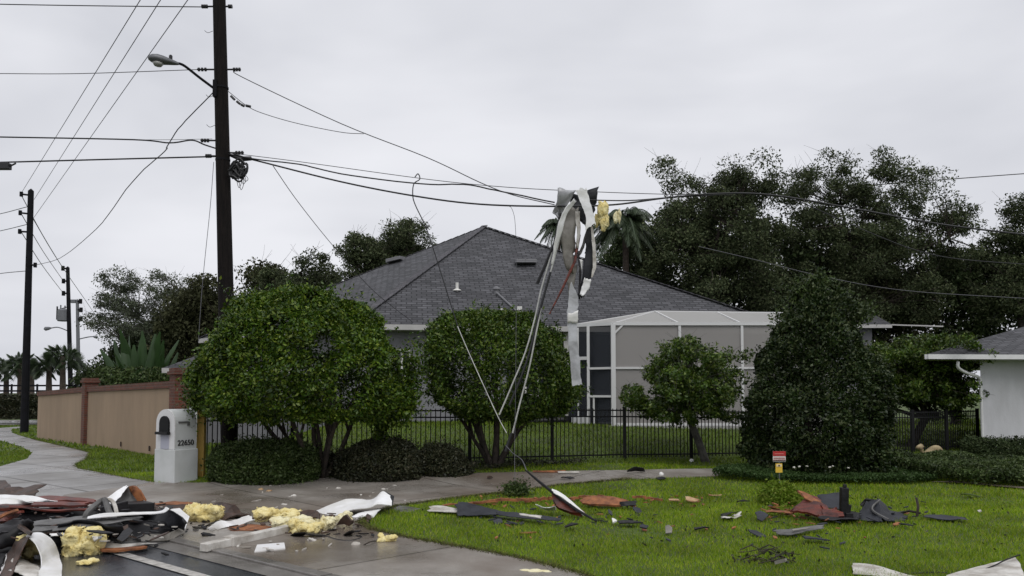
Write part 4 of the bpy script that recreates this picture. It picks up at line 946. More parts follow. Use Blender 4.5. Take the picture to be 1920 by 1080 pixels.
# --- bent white panel and boards on the driveway
tag(ribbon('bent_metal_panel', [up(583, 961, 11.4), up(648, 937, 11.4), up(695, 938, 11.5), up(716, 924, 11.5), up(731, 930, 11.4)], [up(598, 977, 11.0), up(655, 958, 11.0), up(690, 953, 11.0), up(708, 947, 11.1), up(734, 948, 11.1)], 'white_metal', .012, n=5, crump=.02, rag=.25), 'bright white bent metal panel with upturned end lying on the driveway', 'debris')
tag(ribbon('bent_metal_panel', [up(620, 985, 10.9), up(660, 968, 10.9), up(712, 955, 11.1)], [up(622, 996, 10.7), up(668, 984, 10.7), up(702, 972, 10.9)], 'white_metal', .012, n=4, crump=.03, rag=.25), 'lower white metal strip propped under the bright bent panel', 'debris')
tag(slab('roofing_scrap', [up(700, 934, 11.6), up(722, 921, 11.6), up(738, 930, 11.6), up(735, 948, 11.5)], 'roof_felt', .01, crump=.03), 'dark roofing corner behind the tip of the bright bent panel', 'debris')
tag(slab('roofing_scrap', [up(688, 962, 11.6), up(742, 948, 12), up(790, 955, 11.7), up(760, 966, 11.3), up(700, 972, 11.2)], 'grey_felt', .01, crump=.02), 'dark flat roofing sheet on the lawn tip beside the bent panel', 'debris')
def board(name, label, a, b, w, h, m, z=0, cat='board', **k):
    A_ = G(*a); B_ = G(*b); mb = MB(); d = (B_-A_); n = 6
    for i in range(n):
        mb.bar(A_+d*(i/n)+Vector((0, 0, h/2+z)), A_+d*((i+1)/n+.002)+Vector((0, 0, h/2+z)), w*(1+.05*math.sin(i*2.1)), h*(1-.01*i))
    return tag(mb.build(name, m, bevel=.004), label, cat)
t = thing('white_board', 'long white boxed trim board on the driveway near the street', 'board')
A_ = G(381, 1027, .06); B_ = G(541, 991, .06)
mb = MB(); mb.bar(A_, B_, .11, .085); mb.build('board_body', 'old_white', t, bevel=.008)
mb = MB(); q = A_.lerp(B_, .31); dq = (B_-A_).normalized(); mb.bar(q-dq*.06, q+dq*.06, .15, .12); mb.build('joint_sleeve', 'old_white', t, bevel=.01)
mb = MB(); mb.bar(q+dq*.075+Vector((0, -.075, 0)), q+dq*.09+Vector((0, -.075, .05)), .02, .06); mb.build('strap', 'char', t); base(t, (A_.x, A_.y, 0))
tag(slab('white_board', [G(477, 1034, .03), G(535, 1028, .03), G(533, 1017, .03), G(482, 1021, .03)], 'white_metal', .025), 'short white board offcut lying below the long boxed board', 'board')
lie('torn_panel', 'white torn board between the two insulation heaps on the driveway', [(388, 990, .08), (412, 978, .10), (440, 976, .10), (466, 966, .12)], [(398, 995, .02), (428, 990, .02), (450, 986, .03), (476, 976, .06)], 'white_metal', crump=.02)
lie('wood_splinter', 'brown splintered board under the white torn board', [(430, 988, .02), (480, 984, .03), (520, 985, .03)], [(434, 996, .02), (480, 994, .03), (500, 994, .03)], 'orange_wood', crump=.03)
tag(slab('leaf_litter', [G(400, 950, .03), G(432, 946, .10), G(452, 960, .06), (lambda q: q)(G(470, 970, .05)), G(430, 972, .03)], 'brown_wood', .02, crump=.07), 'dark brown clod of bark behind the left insulation heap', 'debris')
tag(slab('bark_scrap', [G(555, 962, .12), G(590, 958, .18), G(600, 972, .16), G(575, 978, .05)], 'brown_wood', .02, crump=.06), 'brown bark scrap wedged beside the bright bent panel', 'debris')
tag(slab('bark_scrap', [G(630, 985, .02), G(650, 968, .16), G(668, 975, .14), G(660, 990, .02)], 'brown_wood', .02, crump=.06), 'brown wood scrap at the end of the lower white strip', 'debris')
fl = [(378, 966, .50, .35, .26, 'insulation', 'yellow insulation heap on the driveway nearest the dark pile', 10), (510, 970, .48, .3, .18, 'insulation', 'yellow insulation roll torn open behind the long white board', 11),
      (560, 972, .42, .3, .18, 'insulation', 'yellow insulation layer folded towards the bright bent panel', 12), (545, 986, .55, .24, .16, 'insulation_pale', 'pale insulation layer over the end of the long white board', 13),
      (572, 993, .38, .26, .18, 'insulation', 'yellow insulation lump at the end of the long white board', 14), (606, 986, .28, .22, .17, 'insulation_pale', 'small pale insulation lump beside the lower white strip', 15), (645, 974, .2, .16, .14, 'insulation_pale', 'pale insulation tuft by the brown wood scrap', 31),
      (727, 1013, .22, .16, .10, 'insulation', 'small yellow insulation scrap alone on the path by the lawn edge', 16), (1003, 1073, .28, .14, .03, 'insulation_pale', 'flat pale insulation scrap at the bottom edge of the path', 17),
      (157, 1027, .40, .34, .30, 'insulation', 'large yellow insulation block on the wet street', 18), (164, 1057, .18, .12, .06, 'insulation', 'small flat insulation scrap in front of the large yellow block', 19), (57, 1034, .22, .24, .26, 'insulation', 'yellow insulation stuffed inside the curled white panel', 20), (496, 1000, .12, .1, .05, 'insulation', 'tiny yellow scrap beside the long white board', 32)]
for (px, py, sx, sy, sz, m_, lb, sd_) in fl:
    p = G(px, py+ (sz*1500/11)*.35); fluff('insulation_clump', lb, (p.x, p.y, p.z+sz*.5), (sx, sy, sz), m_, seed=sd_)
m = MB(); m.tube(smooth_path([G(598, 1001, .02), G(620, 1008, .02), G(640, 1013, .02), G(662, 1013, .02), G(678, 1007, .02), G(668, 1004, .03)], 5), .009, 5); tag(m.build('bent_wire', 'char'), 'curled black wire lying on the path beside the lawn tip', 'wire')
m = MB(); m.tube(smooth_path([G(682, 1022, .02), G(694, 1016, .06), G(706, 1014, .03)], 5), .007, 5); tag(m.build('twig', 'bark'), 'short twig next to the small yellow scrap on the path', 'twig')
# scattered crumbs of debris on the paving
crumb = [(490, 920, 'pale chip on the driveway behind the bright bent panel', 'pale_wood'), (504, 923, 'smaller pale chip next to the driveway chip', 'pale_wood'), (550, 932, 'white flake in the middle of the driveway', 'old_white'), (533, 949, 'white flake just behind the yellow heap', 'old_white'), (1240, 892, 'white ball-shaped scrap on the far driveway edge', 'white_metal'), (1297, 866, 'white pebble at the foot of a fence post', 'white_metal'), (667, 1024, 'thin white flake on the path near the lawn tip', 'old_white'), (635, 918, 'light flake near the bush foot', 'old_white'), (925, 871, 'white lump at the foot of the second tree', 'old_white')]
for px, py, lb, m_ in crumb:
    p = G(px, py, .0); bm = bmesh.new(); bmesh.ops.create_icosphere(bm, subdivisions=2, radius=1, matrix=Matrix.Translation(p+Vector((0, 0, .02))) @ Matrix.Diagonal((.05, .04, .025 if 'flake' in lb or 'chip' in lb else .05, 1)))
    for v in bm.verts: v.co += noise.noise_vector(v.co*20)*.02
    me = bpy.data.meshes.new('x'); bm.to_mesh(me); bm.free(); me.materials.append(MAT[m_]); me.name = 'debris_chip'; o = bpy.data.objects.new('debris_chip', me); link(o); tag(o, lb, 'debris')
# --- the dark roofing pile at the kerb, lower left
def VC(px, py, D, h=.03):
    p = V(px, py, D); return p if p.z > gz(p.x, p.y)+h else G(px, py, h)
def vr(name, label, A, B, m, h=.03, **k): return tag(ribbon(name, [VC(*a, h) for a in A], [VC(*b, h) for b in B], m, **k), label, 'debris')
def vp(name, label, A, B, m, h=.1, h2=None, **k):
    """pile layer: back edge lifted by h, front edge by h2 above the street"""
    return tag(ribbon(name, [G(a[0], a[1], h) for a in A], [G(b[0], b[1], h if h2 is None else h2) for b in B], m, **k), label, 'debris')
vp('roofing_sheet', 'crumpled brown roofing at the top left corner of the debris pile', [(-60, 905, 12.6), (0, 901, 12.6), (33, 913, 12.5), (77, 914, 12.4)], [(-60, 934, 11.9), (0, 930, 11.9), (35, 930, 11.9), (62, 930, 12)], 'brown_wood', crump=.09, n=6, cols=6, h=0.22, h2=0.16)
vp('torn_panel', 'long white torn sheet on the upper left of the debris pile', [(-60, 928, 11.8), (0, 929, 11.7), (53, 932, 11.6), (106, 938, 11.6)], [(-60, 948, 11.2), (0, 945, 11.2), (30, 943, 11.3), (104, 940, 11.5)], 'white_metal', crump=.02, n=6, h=0.3, h2=0.26)
vp('red_board', 'long red board at the back edge of the debris pile', [(30, 937, 11.9), (106, 934, 11.9), (150, 936, 11.8), (178, 940, 11.7)], [(30, 946, 11.6), (104, 943, 11.6), (150, 943, 11.6), (176, 946, 11.6)], 'red_wood', crump=.02, thick=.03, h=0.22, h2=0.22)
vp('red_board', 'dark red board below the white torn sheet in the pile', [(-60, 951, 11.2), (0, 948, 11.2), (70, 944, 11.3), (168, 946, 11.4)], [(-60, 961, 11), (0, 957, 11), (70, 953, 11.1), (160, 951, 11.2)], 'red_wood', crump=.03, thick=.03, h=0.27, h2=0.25)
vp('roofing_sheet', 'thick black roofing layer in the middle of the pile', [(-60, 957, 11.1), (0, 956, 11.1), (90, 952, 11.2), (190, 948, 11.3)], [(-60, 992, 10.6), (0, 990, 10.6), (90, 982, 10.7), (180, 976, 10.8)], 'char', crump=.06, n=6, cols=6, h=0.22, h2=0.06)
vp('red_board', 'broken red board sticking up at the left edge of the pile', [(-40, 966, 10.9), (0, 961, 10.8), (40, 956, 10.7)], [(-40, 990, 10.6), (0, 986, 10.5), (28, 968, 10.6)], 'red_wood', crump=.05, thick=.03, h=0.34, h2=0.24)
m = MB(); m.tube([V(-5, 972, 8.5), V(10, 964, 8.6), V(32, 957, 8.8)], .022, 5); tag(m.build('red_board', 'orange_wood'), 'thin orange stick over the broken red board', 'debris')
vp('felt_strip', 'upper grey roofing strip across the pile', [(45, 980, 10.6), (100, 973, 10.7), (165, 966, 10.9)], [(50, 987, 10.4), (110, 981, 10.5), (168, 974, 10.7)], 'grey_felt', crump=.025, h=0.26, h2=0.26)
vp('felt_strip', 'lower grey roofing strip across the pile', [(46, 988, 10.3), (120, 984, 10.4), (200, 974, 10.5), (262, 968, 10.6)], [(57, 998, 10.1), (120, 994, 10.2), (200, 985, 10.3), (258, 975, 10.5)], 'grey_felt', crump=.025, n=7, h=0.28, h2=0.26)
vp('roofing_sheet', 'black sheet standing in for the shaded cavity under the lower grey strip', [(-60, 990, 10.5), (40, 992, 10.3), (160, 990, 10.3), (300, 976, 10.6)], [(-60, 1035, 9.1), (40, 1020, 9.4), (160, 1012, 9.6), (270, 1008, 9.7)], 'char', crump=.07, n=6, cols=6, h=0.14, h2=0.03)  # black sheet paints the shade of the cavity below the strips
vp('felt_strip', 'small grey scrap at the left edge under the red board', [(-40, 996, 10.1), (0, 992, 10.1), (20, 998, 10)], [(-40, 1010, 9.8), (0, 1006, 9.8), (16, 1005, 9.9)], 'grey_felt', crump=.04, h=0.25, h2=0.2)
vp('brown_lath', 'brown lath crossing the left end of the grey strips', [(34, 984, 10.2), (56, 998, 10)], [(40, 981, 10.2), (62, 999, 9.95)], 'brown_wood', thick=.03, h=0.33, h2=0.31)
vr('folded_flashing', 'grey folded flashing peak on top of the pile', [(204, 946, 10.2), (222, 926, 10.3), (234, 914, 10.4)], [(264, 942, 10.6), (256, 924, 10.7), (252, 914, 10.7)], 'grey_felt', crump=.04, n=5, bow=.08)
vr('trim_strip', 'white slanting edge of the folded flashing peak', [(192, 940, 10.1), (216, 923, 10.15), (233, 912, 10.3)], [(210, 948, 10.0), (226, 931, 10.1), (238, 914, 10.3)], 'white_metal', crump=.02)
vr('wood_scrap', 'orange-brown broken sheathing right of the flashing peak', [(244, 913, 10.7), (255, 912, 10.65), (264, 919, 10.6), (273, 936, 10.6)], [(246, 922, 10.7), (252, 926, 10.65), (256, 932, 10.6), (260, 942, 10.6)], 'orange_wood', crump=.04, thick=.04)
m = MB(); m.bar(V(196, 955, 10.0), V(281, 951, 10.4), .30, .14); m.bar(V(190, 958, 9.8), V(240, 946, 10.0), .05, .10); tag(m.build('roofing_block', 'char', bevel=.01), 'black box-like roofing fragment below the flashing peak', 'debris')
m = MB(); m.tube(smooth_path([V(160, 972, 9.3), V(163, 962, 9.3), V(178, 948, 9.4), V(193, 938, 9.5), (V(198, 940, 9.45)), V(204, 958, 9.3), V(216, 976, 9.15), V(232, 994, 9.05), V(246, 1008, 9.0)], 5), .034, 8); tag(m.build('bent_channel', 'grey_felt'), 'bent dark metal channel arching over the middle of the pile', 'debris')
m = MB(); m.tube(smooth_path([V(196, 937, 9.55), V(208, 938, 9.55), V(215, 948, 9.5), V(219, 964, 9.4)], 5), .024, 6); tag(m.build('bent_channel', 'old_white'), 'pale curved bar inside the arching channel', 'debris')
vp('trim_strip', 'long white trim strip along the upper right of the pile', [(165, 968, 10.45), (195, 962, 10.5), (250, 960, 10.6), (300, 958, 10.6), (312, 949, 10.7)], [(166, 972, 10.4), (200, 969, 10.4), (250, 964, 10.5), (303, 962, 10.5), (318, 953, 10.6)], 'white_metal', crump=.012, n=5, h=0.34, h2=0.33)
vp('roofing_sheet', 'curved dark roofing sheet at the right end of the pile', [(216, 964, 10.7), (270, 961, 10.8), (318, 954, 10.9), (348, 978, 10.8)], [(216, 985, 10.3), (270, 990, 10.2), (310, 992, 10.2), (342, 994, 10.4)], 'roof_felt', crump=.05, n=6, cols=6, bow=.05, h=0.3, h2=0.1)
tag(slab('white_flap', [V(319, 956, 9.9), V(337, 953, 10.0), V(354, 970, 9.8), V(347, 993, 9.4), (V(334, 975, 9.6))], 'white_metal', .01, crump=.015), 'white metal flap at the right tip of the pile', 'debris')
for i, (a, b, lb) in enumerate((((257, 1001, 9.2), (302, 991, 9.5), 'upper of two pale sticks low in the right of the pile'), ((268, 1006, 9.2), (301, 998, 9.4), 'lower of two pale sticks low in the right of the pile'))):
    m = MB(); m.bar(V(*a), V(*b), .05, .035); tag(m.build('pale_stick', 'old_white'), lb, 'stick')
vp('bark_scrap', 'grey-brown curved slab at the lower right of the pile', [(270, 1008, 9.9), (305, 1002, 10), (342, 988, 10.3)], [(262, 1020, 9.6), (305, 1014, 9.7), (338, 1004, 10)], 'dirty_sheet', crump=.06, thick=.03, h=0.1, h2=0.04)
vp('felt_strip', 'flat grey felt piece at the front of the pile', [(200, 1004, 9.8), (228, 1003, 9.8), (262, 1010, 9.7)], [(206, 1019, 9.4), (240, 1021, 9.4), (288, 1022, 9.4)], 'grey_felt', crump=.04, h=0.12, h2=0.05)
vp('torn_panel', 'thin white torn strip in front of the pile on the street', [(191, 1019, 9.1), (230, 1021, 9.1), (298, 1019, 9.1)], [(192, 1027, 9.0), (230, 1027, 9.0), (270, 1023, 9.05)], 'old_white', crump=.03, h=0.07, h2=0.05)
vp('wood_splinter', 'pinkish splintered lath below the thin white strip', [(190, 1030, 8.9), (230, 1029, 8.9), (272, 1025, 8.95)], [(192, 1035, 8.8), (230, 1034, 8.8), (272, 1029, 8.9)], 'orange_wood', crump=.02, thick=.02, h=0.05, h2=0.04)
vp('metal_scrap', 'small crumpled white scrap between the curled panel and the insulation block', [(96, 1004, 9.3), (112, 1001, 9.4), (125, 1008, 9.3)], [(100, 1012, 9.1), (116, 1014, 9.1), (128, 1012, 9.1)], 'white_metal', crump=.05, h=0.12, h2=0.05)
vr('curled_panel', 'white curled metal panel like a barrel end at the lower left corner', [(48, 1004, 8.3), (64, 998, 8.3), (84, 1001, 8.3), (103, 1018, 8.25), (113, 1045, 8.2), (116, 1078, 8.1), (116, 1092, 8.1)], [(48, 1005, 8.1), (58, 1010, 7.9), (68, 1022, 7.8), (75, 1040, 7.75), (77, 1060, 7.7), (72, 1078, 7.65), (68, 1092, 7.6)], 'white_metal', crump=.012, rag=.12, n=5, cols=5, bow=0)
vr('curled_panel', 'dark brown back half of the curled panel at the left edge', [(48, 1004, 8.25), (30, 1013, 8.3), (12, 1040, 8.3), (0, 1085, 8.2)], [(52, 1008, 7.95), (42, 1030, 7.8), (34, 1050, 7.75), (18, 1090, 7.7)], 'brown_wood', crump=.02, rag=.2, n=5)
vr('torn_panel', 'white crumpled sheet inside the curled panel', [(35, 1045, 7.95), (55, 1050, 7.95), (72, 1060, 7.9)], [(22, 1072, 7.6), (45, 1082, 7.55), (70, 1090, 7.55)], 'old_white', crump=.04)
vr('bark_scrap', 'brown scrap on the white sheet inside the curled panel', [(54, 1056, 7.8), (72, 1056, 7.8)], [(58, 1070, 7.6), (70, 1070, 7.6)], 'brown_wood', crump=.06)
vr('roofing_sheet', 'dark sheet with white edge at the bottom left corner', [(-50, 1030, 8.9), (-6, 1028, 8.9), (16, 1032, 8.9)], [(-50, 1085, 7.8), (-10, 1080, 7.8), (4, 1062, 8.1)], 'char', crump=.04)
vr('trim_strip', 'white strip standing at the far left bottom corner', [(-12, 1075, 7.9), (12, 1040, 8.4)], [(-4, 1085, 7.8), (16, 1044, 8.35)], 'white_metal', crump=.01)
vp('red_board', 'flat red-brown lath behind the left insulation heap', [(290, 944, 12.0), (330, 942, 12.1), (372, 946, 12.0)], [(292, 950, 11.8), (330, 950, 11.8), (375, 952, 11.8)], 'orange_wood', crump=.03, thick=.02, h=0.05, h2=0.04)
vp('leaf_litter', 'dark leaf litter between the pile and the driveway', [(285, 950, 11.9), (340, 948, 12), (400, 952, 12)], [(300, 962, 11.3), (340, 962, 11.4), (410, 962, 11.5)], 'brown_wood', crump=.07, n=6, h=0.06, h2=0.02)

def litter(label, polys, n, smin, smax, m, seed):
    r_ = random.Random(seed); vs = []
    boxes = []
    for (x0, y0, x1, y1, w_, h_) in polys:
        for _ in range(int(n*w_)):
            p = G(r_.uniform(x0, x1), r_.uniform(y0, y1), .02+r_.uniform(0, h_)); L = r_.uniform(smin, smax)*(1 if r_.random() < .8 else 2); a = r_.uniform(0, 6.28)
            d = Vector((math.cos(a), math.sin(a), r_.uniform(-.25, .35)))*L/2; w = Vector((-math.sin(a), math.cos(a), r_.uniform(-.3, .3)))*L*r_.uniform(.10, .35); t_ = Vector((0, 0, .006))
            q = [p-d, p+w*.9-d*.3, p+w*.6+d*.7, p+d, p-w*.8+d*.2, p-w*.5-d*.6]; boxes.append([x+t_ for x in q]+[x-t_ for x in q])
    mb = MB()
    for b in boxes: mb.add(b, [(0, 1, 2, 3, 4, 5), (11, 10, 9, 8, 7, 6)]+[(i, (i+6), (i+1) % 6+6, (i+1) % 6) for i in range(6)])
    return tag(mb.build('debris_litter', m), label, 'debris', kind='stuff')
litter('dark crumbs of roofing strewn over the pile, street and driveway', [(-20, 945, 330, 1010, .7, .26), (250, 955, 400, 1005, .2, .03), (200, 1015, 330, 1040, .02, .0), (430, 975, 700, 1005, .08, .03)], 330, .03, .16, 'char', 301)
litter('white and grey crumbs strewn over the pile and driveway', [(-20, 950, 340, 1020, .5, .24), (380, 965, 640, 1035, .3, .02), (400, 910, 760, 960, .2, .0)], 120, .03, .11, 'old_white', 302)
litter('wood splinters strewn over the pile and driveway', [(-20, 930, 300, 1015, .5, .25), (290, 940, 440, 975, .2, .03), (420, 960, 700, 1000, .3, .04)], 190, .04, .16, 'brown_wood', 303)
litter('wood splinters and bark strewn across the lawn', [(850, 930, 1320, 950, .45, .03), (1430, 940, 1560, 975, .35, .06), (900, 960, 1700, 1010, .2, .02)], 130, .03, .12, 'orange_wood', 304)
litter('dark roofing crumbs strewn across the lawn', [(860, 945, 1240, 985, .4, .03), (1430, 940, 1740, 985, .5, .05), (1100, 985, 1600, 1030, .1, .02)], 110, .03, .12, 'grey_dark_felt', 305)
vp('roofing_sheet', 'lowest black sheet added as a dark mass filling the front of the pile', [(-60, 985, 0), (60, 985, 0), (180, 982, 0), (330, 972, 0)], [(-60, 1052, 0), (60, 1030, 0), (175, 1024, 0), (300, 1012, 0)], 'char', crump=.05, n=6, cols=8, h=.20, h2=.02)  # black sheet added to give the pile front a solid dark mass
vp('roofing_sheet', 'crumpled black sheet at the left edge behind the curled panel', [(-60, 975, 0), (10, 975, 0), (60, 985, 0)], [(-60, 1040, 0), (0, 1035, 0), (50, 1015, 0)], 'char', crump=.10, n=6, cols=8, h=.34, h2=.10)  # added black sheet, builds up the dark mass at the left edge
vp('roofing_sheet', 'black folded sheet behind the large yellow block', [(110, 984, 0), (170, 980, 0), (225, 985, 0)], [(100, 1012, 0), (165, 1016, 0), (240, 1012, 0)], 'roof_felt', crump=.09, n=6, cols=8, h=.30, h2=.06)  # added black sheet, thickens the dark mass behind the block
vp('trim_strip', 'thin white edge strip low across the front of the pile', [(95, 1004, 0), (140, 1001, 0), (190, 1006, 0)], [(96, 1009, 0), (140, 1005, 0), (188, 1009, 0)], 'white_metal', crump=.03, h=.22, h2=.2)
vp('torn_panel', 'white crumpled piece between the grey strips and the red board', [(-30, 938, 0), (20, 936, 0), (60, 940, 0)], [(-30, 950, 0), (20, 948, 0), (58, 944, 0)], 'white_metal', crump=.03, h=.36, h2=.30)
vp('red_board', 'thin red lath lying on the black layer of the pile', [(20, 951, 0), (90, 954, 0), (170, 953, 0)], [(20, 955, 0), (90, 957, 0), (168, 956, 0)], 'red_wood', crump=.015, thick=.025, h=.31, h2=.29)
# --- debris on the lawn
lie('torn_panel', 'flat white strip on the lawn left of the dark sheet', [(803, 950, .07), (830, 949, .07), (864, 955, .07)], [(808, 958, .05), (835, 959, .05), (862, 961, .05)], 'old_white', crump=.015)
lie('roofing_sheet', 'dark slate-grey sheet lying on the lawn centre left', [(858, 941, .14), (890, 946, .10), (930, 958, .08), (990, 966, .07)], [(862, 966, .04), (890, 966, .04), (930, 967, .05), (990, 973, .04)], 'grey_dark_felt', crump=.02)
lie('roofing_sheet', 'long thin dark strip continuing the slate-grey sheet on the lawn', [(930, 961, .09), (985, 964, .09), (1055, 974, .08)], [(935, 968, .05), (985, 973, .05), (1050, 979, .05)], 'grey_dark_felt', crump=.02)
lie('trim_strip', 'thin pale strip resting on the long dark strip', [(975, 963, .12), (1015, 968, .12)], [(975, 966, .11), (1015, 972, .11)], 'old_white', crump=.01)
lie('torn_panel', 'small white curved scrap left of the leaning wedge', [(1005, 945, .10), (1022, 951, .12), (1042, 948, .14)], [(1012, 952, .05), (1024, 956, .06), (1042, 956, .07)], 'white_metal', crump=.01)
t = thing('leaning_board', 'broken red and white board leaning on a rod in the lawn centre', 'debris')
ribbon('wood_face', [V(1037, 928, 11.1), V(1048, 936, 11.05), V(1070, 950, 11.0), V(1092, 964, 10.95)], [V(1040, 946, 11.0), V(1052, 956, 10.95), V(1070, 965, 10.9), V(1088, 969, 10.85)], 'red_wood', .05, crump=.02, parent=t)
ribbon('white_edge', [V(1035, 917, 11.05), V(1050, 925, 11.0), V(1072, 942, 10.95), V(1098, 966, 10.85)], [V(1040, 926, 11.0), V(1052, 933, 10.95), V(1072, 949, 10.9), V(1094, 967, 10.8)], 'white_metal', .02, crump=.015, parent=t)
m = MB(); m.tube([V(986, 882, 12.0), V(1012, 904, 11.5), V(1040, 926, 11.02), V(1080, 955, 10.85), V(1118, 977, 10.5)], [.012, .02, .022, .02, .014], 6); m.build('rod', 'char', t)
base(t, G(1075, 968))
lie('orange_splinters', 'bright orange torn wood slab on the lawn right of the wedge', [(1092, 938, .10), (1120, 934, .13), (1160, 937, .12), (1192, 943, .10)], [(1092, 947, .04), (1120, 950, .04), (1160, 951, .04), (1190, 948, .05)], 'orange_wood', crump=.03, thick=.03)
lie('roofing_scrap', 'dark tip of roofing at the right end of the orange slab', [(1160, 941, .12), (1194, 942, .10)], [(1165, 950, .05), (1192, 949, .06)], 'char', crump=.02)
for i, (x0, y0, x1, y1, hh, lb) in enumerate(((830, 948, 930, 941, .010, 'faint orange lath on the lawn left of the slate sheet'), (885, 942, 1000, 936, .028, 'long orange-brown lath lying behind the slate sheet'), (985, 939, 1045, 934, .03, 'orange lath ending at the leaning wedge'), (1068, 935, 1130, 930, .024, 'orange lath behind the bright orange slab'), (1185, 932, 1240, 936, .02, 'thin orange lath right of the bright orange slab'))):
    m = MB(); a, b = G(x0, y0, .06), G(x1, y1, .06)
    for j in range(7): m.bar(a.lerp(b, j/7)+Vector((0, random.uniform(-.02, .02), random.uniform(-.01, .02))), a.lerp(b, (j+1.2)/7)+Vector((0, random.uniform(-.02, .02), random.uniform(-.01, .02))), random.uniform(.03, .06), hh+.01)
    tag(m.build('orange_lath', 'orange_wood'), lb, 'lath')
def scrap(px, py, w, h, m_, name, label, n=5, z=.05, crump=.04, up_=0.0):
    c = G(px, py, z); pts = []
    for i in range(n):
        a = 2*math.pi*i/n+random.uniform(-.3, .3); pts.append(c+Vector((math.cos(a)*w/2, math.sin(a)*h, up_*math.sin(a)+random.uniform(0, .03))))
    return tag(slab(name, pts, m_, .015, crump=crump), label, 'debris')
scrap(1297, 937, .22, .16, 'pale_wood', 'wood_splinter', 'small orange-yellow splintered block on the lawn', crump=.05)
scrap(1265, 938, .18, .08, 'pale_wood', 'wood_splinter', 'thin yellow splinter left of the splintered block')
scrap(1340, 927, .22, .06, 'pale_wood', 'wood_splinter', 'thin yellow splinter lying farthest back on the lawn')
scrap(1395, 942, .20, .08, 'char', 'roofing_scrap', 'small dark chip left of the grassy tuft')
scrap(1426, 971, .17, .12, 'grey_dark_felt', 'roofing_scrap', 'small slate chip in front of the grassy tuft', up_=.05)
scrap(1178, 980, .34, .10, 'char', 'roofing_scrap', 'dark thin scrap with a white tip in the lawn centre')
scrap(1152, 978, .08, .06, 'white_metal', 'metal_scrap', 'tiny white tip beside the dark thin scrap')
scrap(1313, 989, .18, .06, 'char', 'roofing_scrap', 'little black chip in the middle of the front lawn')
scrap(1253, 996, .09, .07, 'dirty_sheet', 'roofing_scrap', 'little grey chip left of the black chip on the lawn', up_=.05)
scrap(1070, 987, .20, .07, 'char', 'roofing_scrap', 'dark crumb below the leaning wedge')
scrap(1530, 1010, .28, .10, 'grey_dark_felt', 'roofing_scrap', 'flat slate scrap below the long slate strip')
scrap(1205, 988, .12, .07, 'grey_dark_felt', 'roofing_scrap', 'small slate scrap right of the dark thin scrap')
scrap(1820, 928, .35, .09, 'soil_grass', 'sod_scrap', 'flat mossy scrap far right on the lawn')
scrap(1835, 957, .04, .03, 'old_white', 'metal_scrap', 'tiny white speck right of the flat slate sheet')
vr('metal_scrap', 'crumpled black and white scrap in the lawn left of the slate chip', [(1349, 968, 11.2), (1362, 966, 11.1), (1388, 958, 11.1)], [(1352, 974, 10.9), (1366, 975, 10.8), (1384, 966, 10.9)], 'old_white', crump=.07, thick=.01)
vr('roofing_scrap', 'black liner over the crumpled white scrap', [(1352, 963, 11.2), (1380, 961, 11.15)], [(1355, 968, 11.1), (1382, 964, 11.1)], 'char', crump=.04)
lie('felt_strip', 'long slate-coloured strip lying in front of the red wood pile', [(1450, 995, .06), (1488, 992, .06), (1515, 988, .07), (1540, 986, .07)], [(1458, 1003, .04), (1490, 1002, .05), (1515, 996, .05), (1540, 992, .06)], 'grey_felt', crump=.015)
lie('wood_splinter', 'pale stick lying across the long slate-coloured strip', [(1486, 993, .09), (1518, 989, .09)], [(1486, 996, .08), (1518, 991, .08)], 'dirty_sheet')
lie('felt_strip', 'flat slate sheet lying right of the tent-shaped sheet', [(1733, 966, .05), (1770, 966, .05), (1808, 971, .05)], [(1740, 970, .04), (1775, 975, .04), (1810, 974, .04)], 'grey_dark_felt', crump=.01)
# red wood wedge, post and tent-shaped sheet
vr('red_board', 'dark red broken sheathing wedge on the lawn beside the black post', [(1484, 961, 10.80), (1512, 937, 11.00), (1530, 938, 11.00)], [(1487, 963, 10.70), (1530, 968, 10.60), (1568, 972, 10.50)], 'red_wood', crump=.06, thick=.03, n=7, cols=7)
vr('orange_splinters', 'bright orange torn edge on top of the red wedge', [(1498, 923, 11.10), (1516, 925, 11.00), (1532, 938, 10.90), (1548, 952, 10.80)], [(1502, 927, 11.00), (1512, 935, 10.90), (1526, 946, 10.80), (1542, 962, 10.70)], 'orange_wood', crump=.05, thick=.02, n=6)
vr('red_board', 'torn red strips between the wedge and the black post', [(1542, 948, 10.70), (1560, 955, 10.60), (1576, 956, 10.60)], [(1540, 972, 10.40), (1556, 975, 10.40), (1578, 974, 10.40)], 'red_wood', crump=.08, thick=.03)
vr('orange_splinters', 'orange splinters on the grass left of the red wedge', [(1436, 956, 11.10), (1460, 954, 11.10), (1486, 958, 11.00)], [(1440, 960, 10.90), (1462, 961, 10.90), (1482, 962, 10.90)], 'orange_wood', crump=.04)
vr('roofing_sheet', 'dark blue-grey sheet standing behind the red wedge', [(1534, 928, 11.40), (1574, 924, 11.40)], [(1540, 950, 11.10), (1574, 958, 11.10)], 'grey_dark_felt', crump=.03)
vr('roofing_sheet', 'flat black sheet under the base of the black post', [(1540, 960, 10.80), (1580, 958, 10.90), (1612, 962, 10.80)], [(1536, 976, 10.30), (1580, 977, 10.30), (1612, 974, 10.40)], 'char', crump=.03)
m = MB(); a = V(1582, 975, 10.60); b = V(1583, 914, 10.60); m.bar(a, b, .10, .08); m.bar(b, V(1585, 908, 10.60), .05, .04); m.bar(V(1588, 975, 10.65), V(1592, 946, 10.65), .06, .05); m.box(V(1590, 968, 10.60), (.10, .12, .10)); tag(m.build('broken_post', 'char', bevel=.008), 'black splintered post standing upright on the lawn', 'post')
t = thing('roofing_sheet', 'tent-shaped folded dark roofing sheet right of the black post', 'debris')
